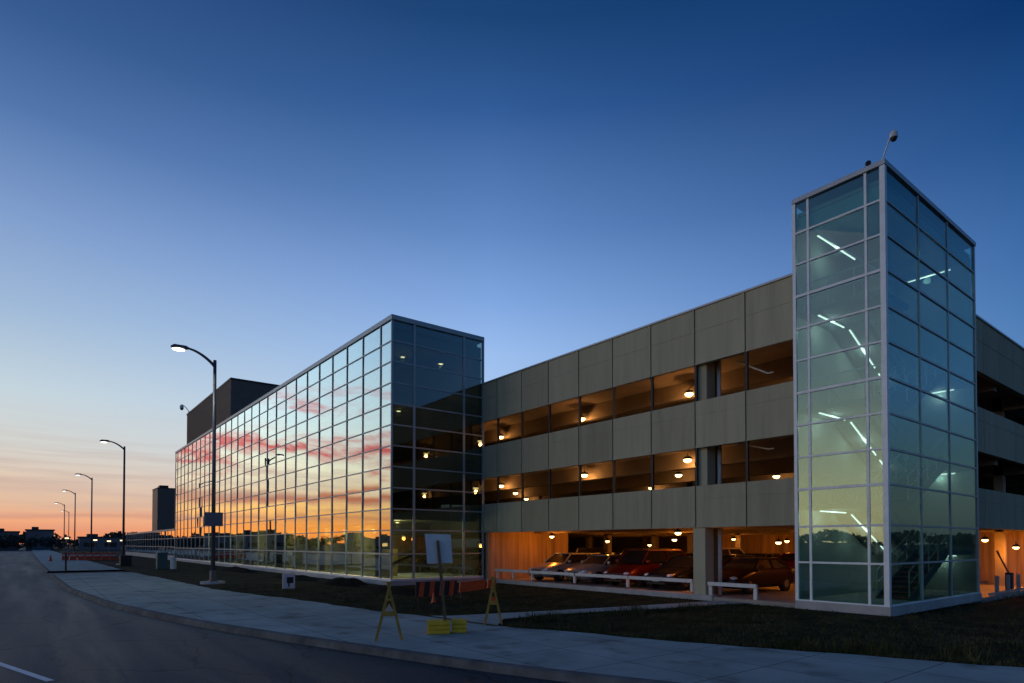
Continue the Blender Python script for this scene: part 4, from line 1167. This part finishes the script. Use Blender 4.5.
# individual trees across the road, seen mirrored in the glass
def tree(x, y, h, r, label, seed):
    rn = random.Random(seed)
    t = thing('street_tree', label, 'tree', (x, y, -.25), 'trees across the road')
    tr = MB(); tr.tube([(x, y, -.3), (x + .1, y, h * .3), (x + .15, y + .1, h * .62)], [.2, .15, .07], 8)
    for _ in range(7):
        a = rn.uniform(0, 6.28); z = h * rn.uniform(.25, .5)
        tr.tube([(x + .1, y, z), (x + math.cos(a) * r * .4, y + math.sin(a) * r * .4, z + h * .16), (x + math.cos(a) * r * .75, y + math.sin(a) * r * .75, z + h * .3)], [.07, .05, .02], 6)
    tr.build('trunk', 'bark', t)
    m = MB()
    lobes = [(math.cos(k) * r * rn.uniform(.2, .7), math.sin(k * 1.7) * r * rn.uniform(.2, .7), h * rn.uniform(.45, .85), rn.uniform(.25, .45)) for k in range(9)]
    for _ in range(1300):
        lx, ly, lz, lr = rn.choice(lobes)
        u = Vector((rn.gauss(0, 1), rn.gauss(0, 1), rn.gauss(0, 1))).normalized() * rn.random() ** .5
        c = Vector((x + lx + u.x * r * lr * 1.3, y + ly + u.y * r * lr * 1.3, lz + u.z * h * lr * .45))
        s_ = rn.uniform(.08, .18); a = Vector((rn.gauss(0, 1), rn.gauss(0, 1), rn.gauss(0, 1))).normalized(); b = a.cross(Vector((rn.gauss(0, 1), rn.gauss(0, 1), 1))).normalized()
        k = len(m.v); m.v += [tuple(c + a * s_), tuple(c + b * s_), tuple(c - a * s_), tuple(c - b * s_)]; m.f.append((k, k + 1, k + 2, k + 3))
    m.build('crown', 'leaf', t, fix=False)
for i, (x, y, h, r, lb) in enumerate((
    (-78, 88, 5.2, 2.6, 'low spreading tree across the road, mirrored near the middle of the glass wall'),
    (-84, 96, 5.0, 2.3, 'low tree beside the spreading one across the road, mirrored in the glass wall'),
    (-92, 150, 6.4, 3.0, 'round tree across the road, mirrored at the left part of the glass wall'),
    (-70, 46, 4.4, 1.9, 'small tree across the road, mirrored beside the near corner of the glass wall'))):
    tree(x, y, h, r, lb, 20 + i)

def far_building(x0, x1, y0, y1, h, label, lit=()):
    t = thing('distant_building', label, 'building', ((x0 + x1) / 2, (y0 + y1) / 2, 0), 'low buildings on the skyline')
    MB().box(x0, x1, y0, y1, -.3, h).build('wall', 'far_wall', t)
    MB().box(x0 - .3, x1 + .3, y0 - .3, y1 + .3, h + .002, h + .4).build('roof', 'far_roof', t)
    MB().box(x0 + (x1 - x0) * .2, x0 + (x1 - x0) * .45, y0 + 2, y1 - 2, h + .402, h + 1.3).build('roof_unit', 'far_roof', t)
    n = max(2, int((x1 - x0) / 4))
    for k in range(n):
        a = x0 + (x1 - x0) * (k + .2) / n; b = x0 + (x1 - x0) * (k + .8) / n
        MB().box(a, b, y0 - .04, y0 - .002, 1.0, 2.4).build('window', 'lit_window' if k in lit else 'window_dark', t)
far_building(-21.5, -13.8, 262, 275, 6.6, 'flat-roofed dark building on the skyline at the end of the road')
far_building(-31, -23.5, 268, 280, 6.0, 'low dark building at the left edge of the skyline')
far_building(-7.5, 4, 240, 250, 4.0, 'long low building on the skyline behind the second street lamp')
far_building(-60, -38, 210, 225, 5.2, 'wide low building beyond the road, left of the frame, mirrored in the glass')
far_building(-125, -104, 250, 265, 5.5, 'low building across the road mirrored at the far left of the glass wall', (1,))
# yard lamps, lit, before the skyline
def yard_lamp(x, y, h, label):
    t = thing('yard_lamp', label, 'lamp', (x, y, -.2), 'small lit yard lamps on the skyline')
    MB().tube([(x, y, -.3), (x, y, h)], .07, 6).build('pole', 'lamp_pole', t)
    MB().box(x - .45, x + .45, y - .2, y + .1, h, h + .3).build('lamp_head', 'warm_lens', t)
for x, y, h, lb in ((-12.2, 205, 3.4, 'leftmost small lit yard lamp on the skyline'), (-5.6, 205, 2.9, 'second small lit yard lamp from the left on the skyline'), (-2.3, 205, 2.6, 'third small lit yard lamp from the left on the skyline'), (.9, 205, 2.8, 'rightmost small lit yard lamp on the skyline')):
    yard_lamp(x, y, h, lb)

# ------------------------------------------------------------------ render settings
cy = SC.cycles
cy.max_bounces = 8; cy.diffuse_bounces = 3; cy.glossy_bounces = 5; cy.transparent_max_bounces = 24; cy.transmission_bounces = 4
cy.sample_clamp_indirect = 4; cy.use_denoising = True; cy.caustics_reflective = False; cy.caustics_refractive = False
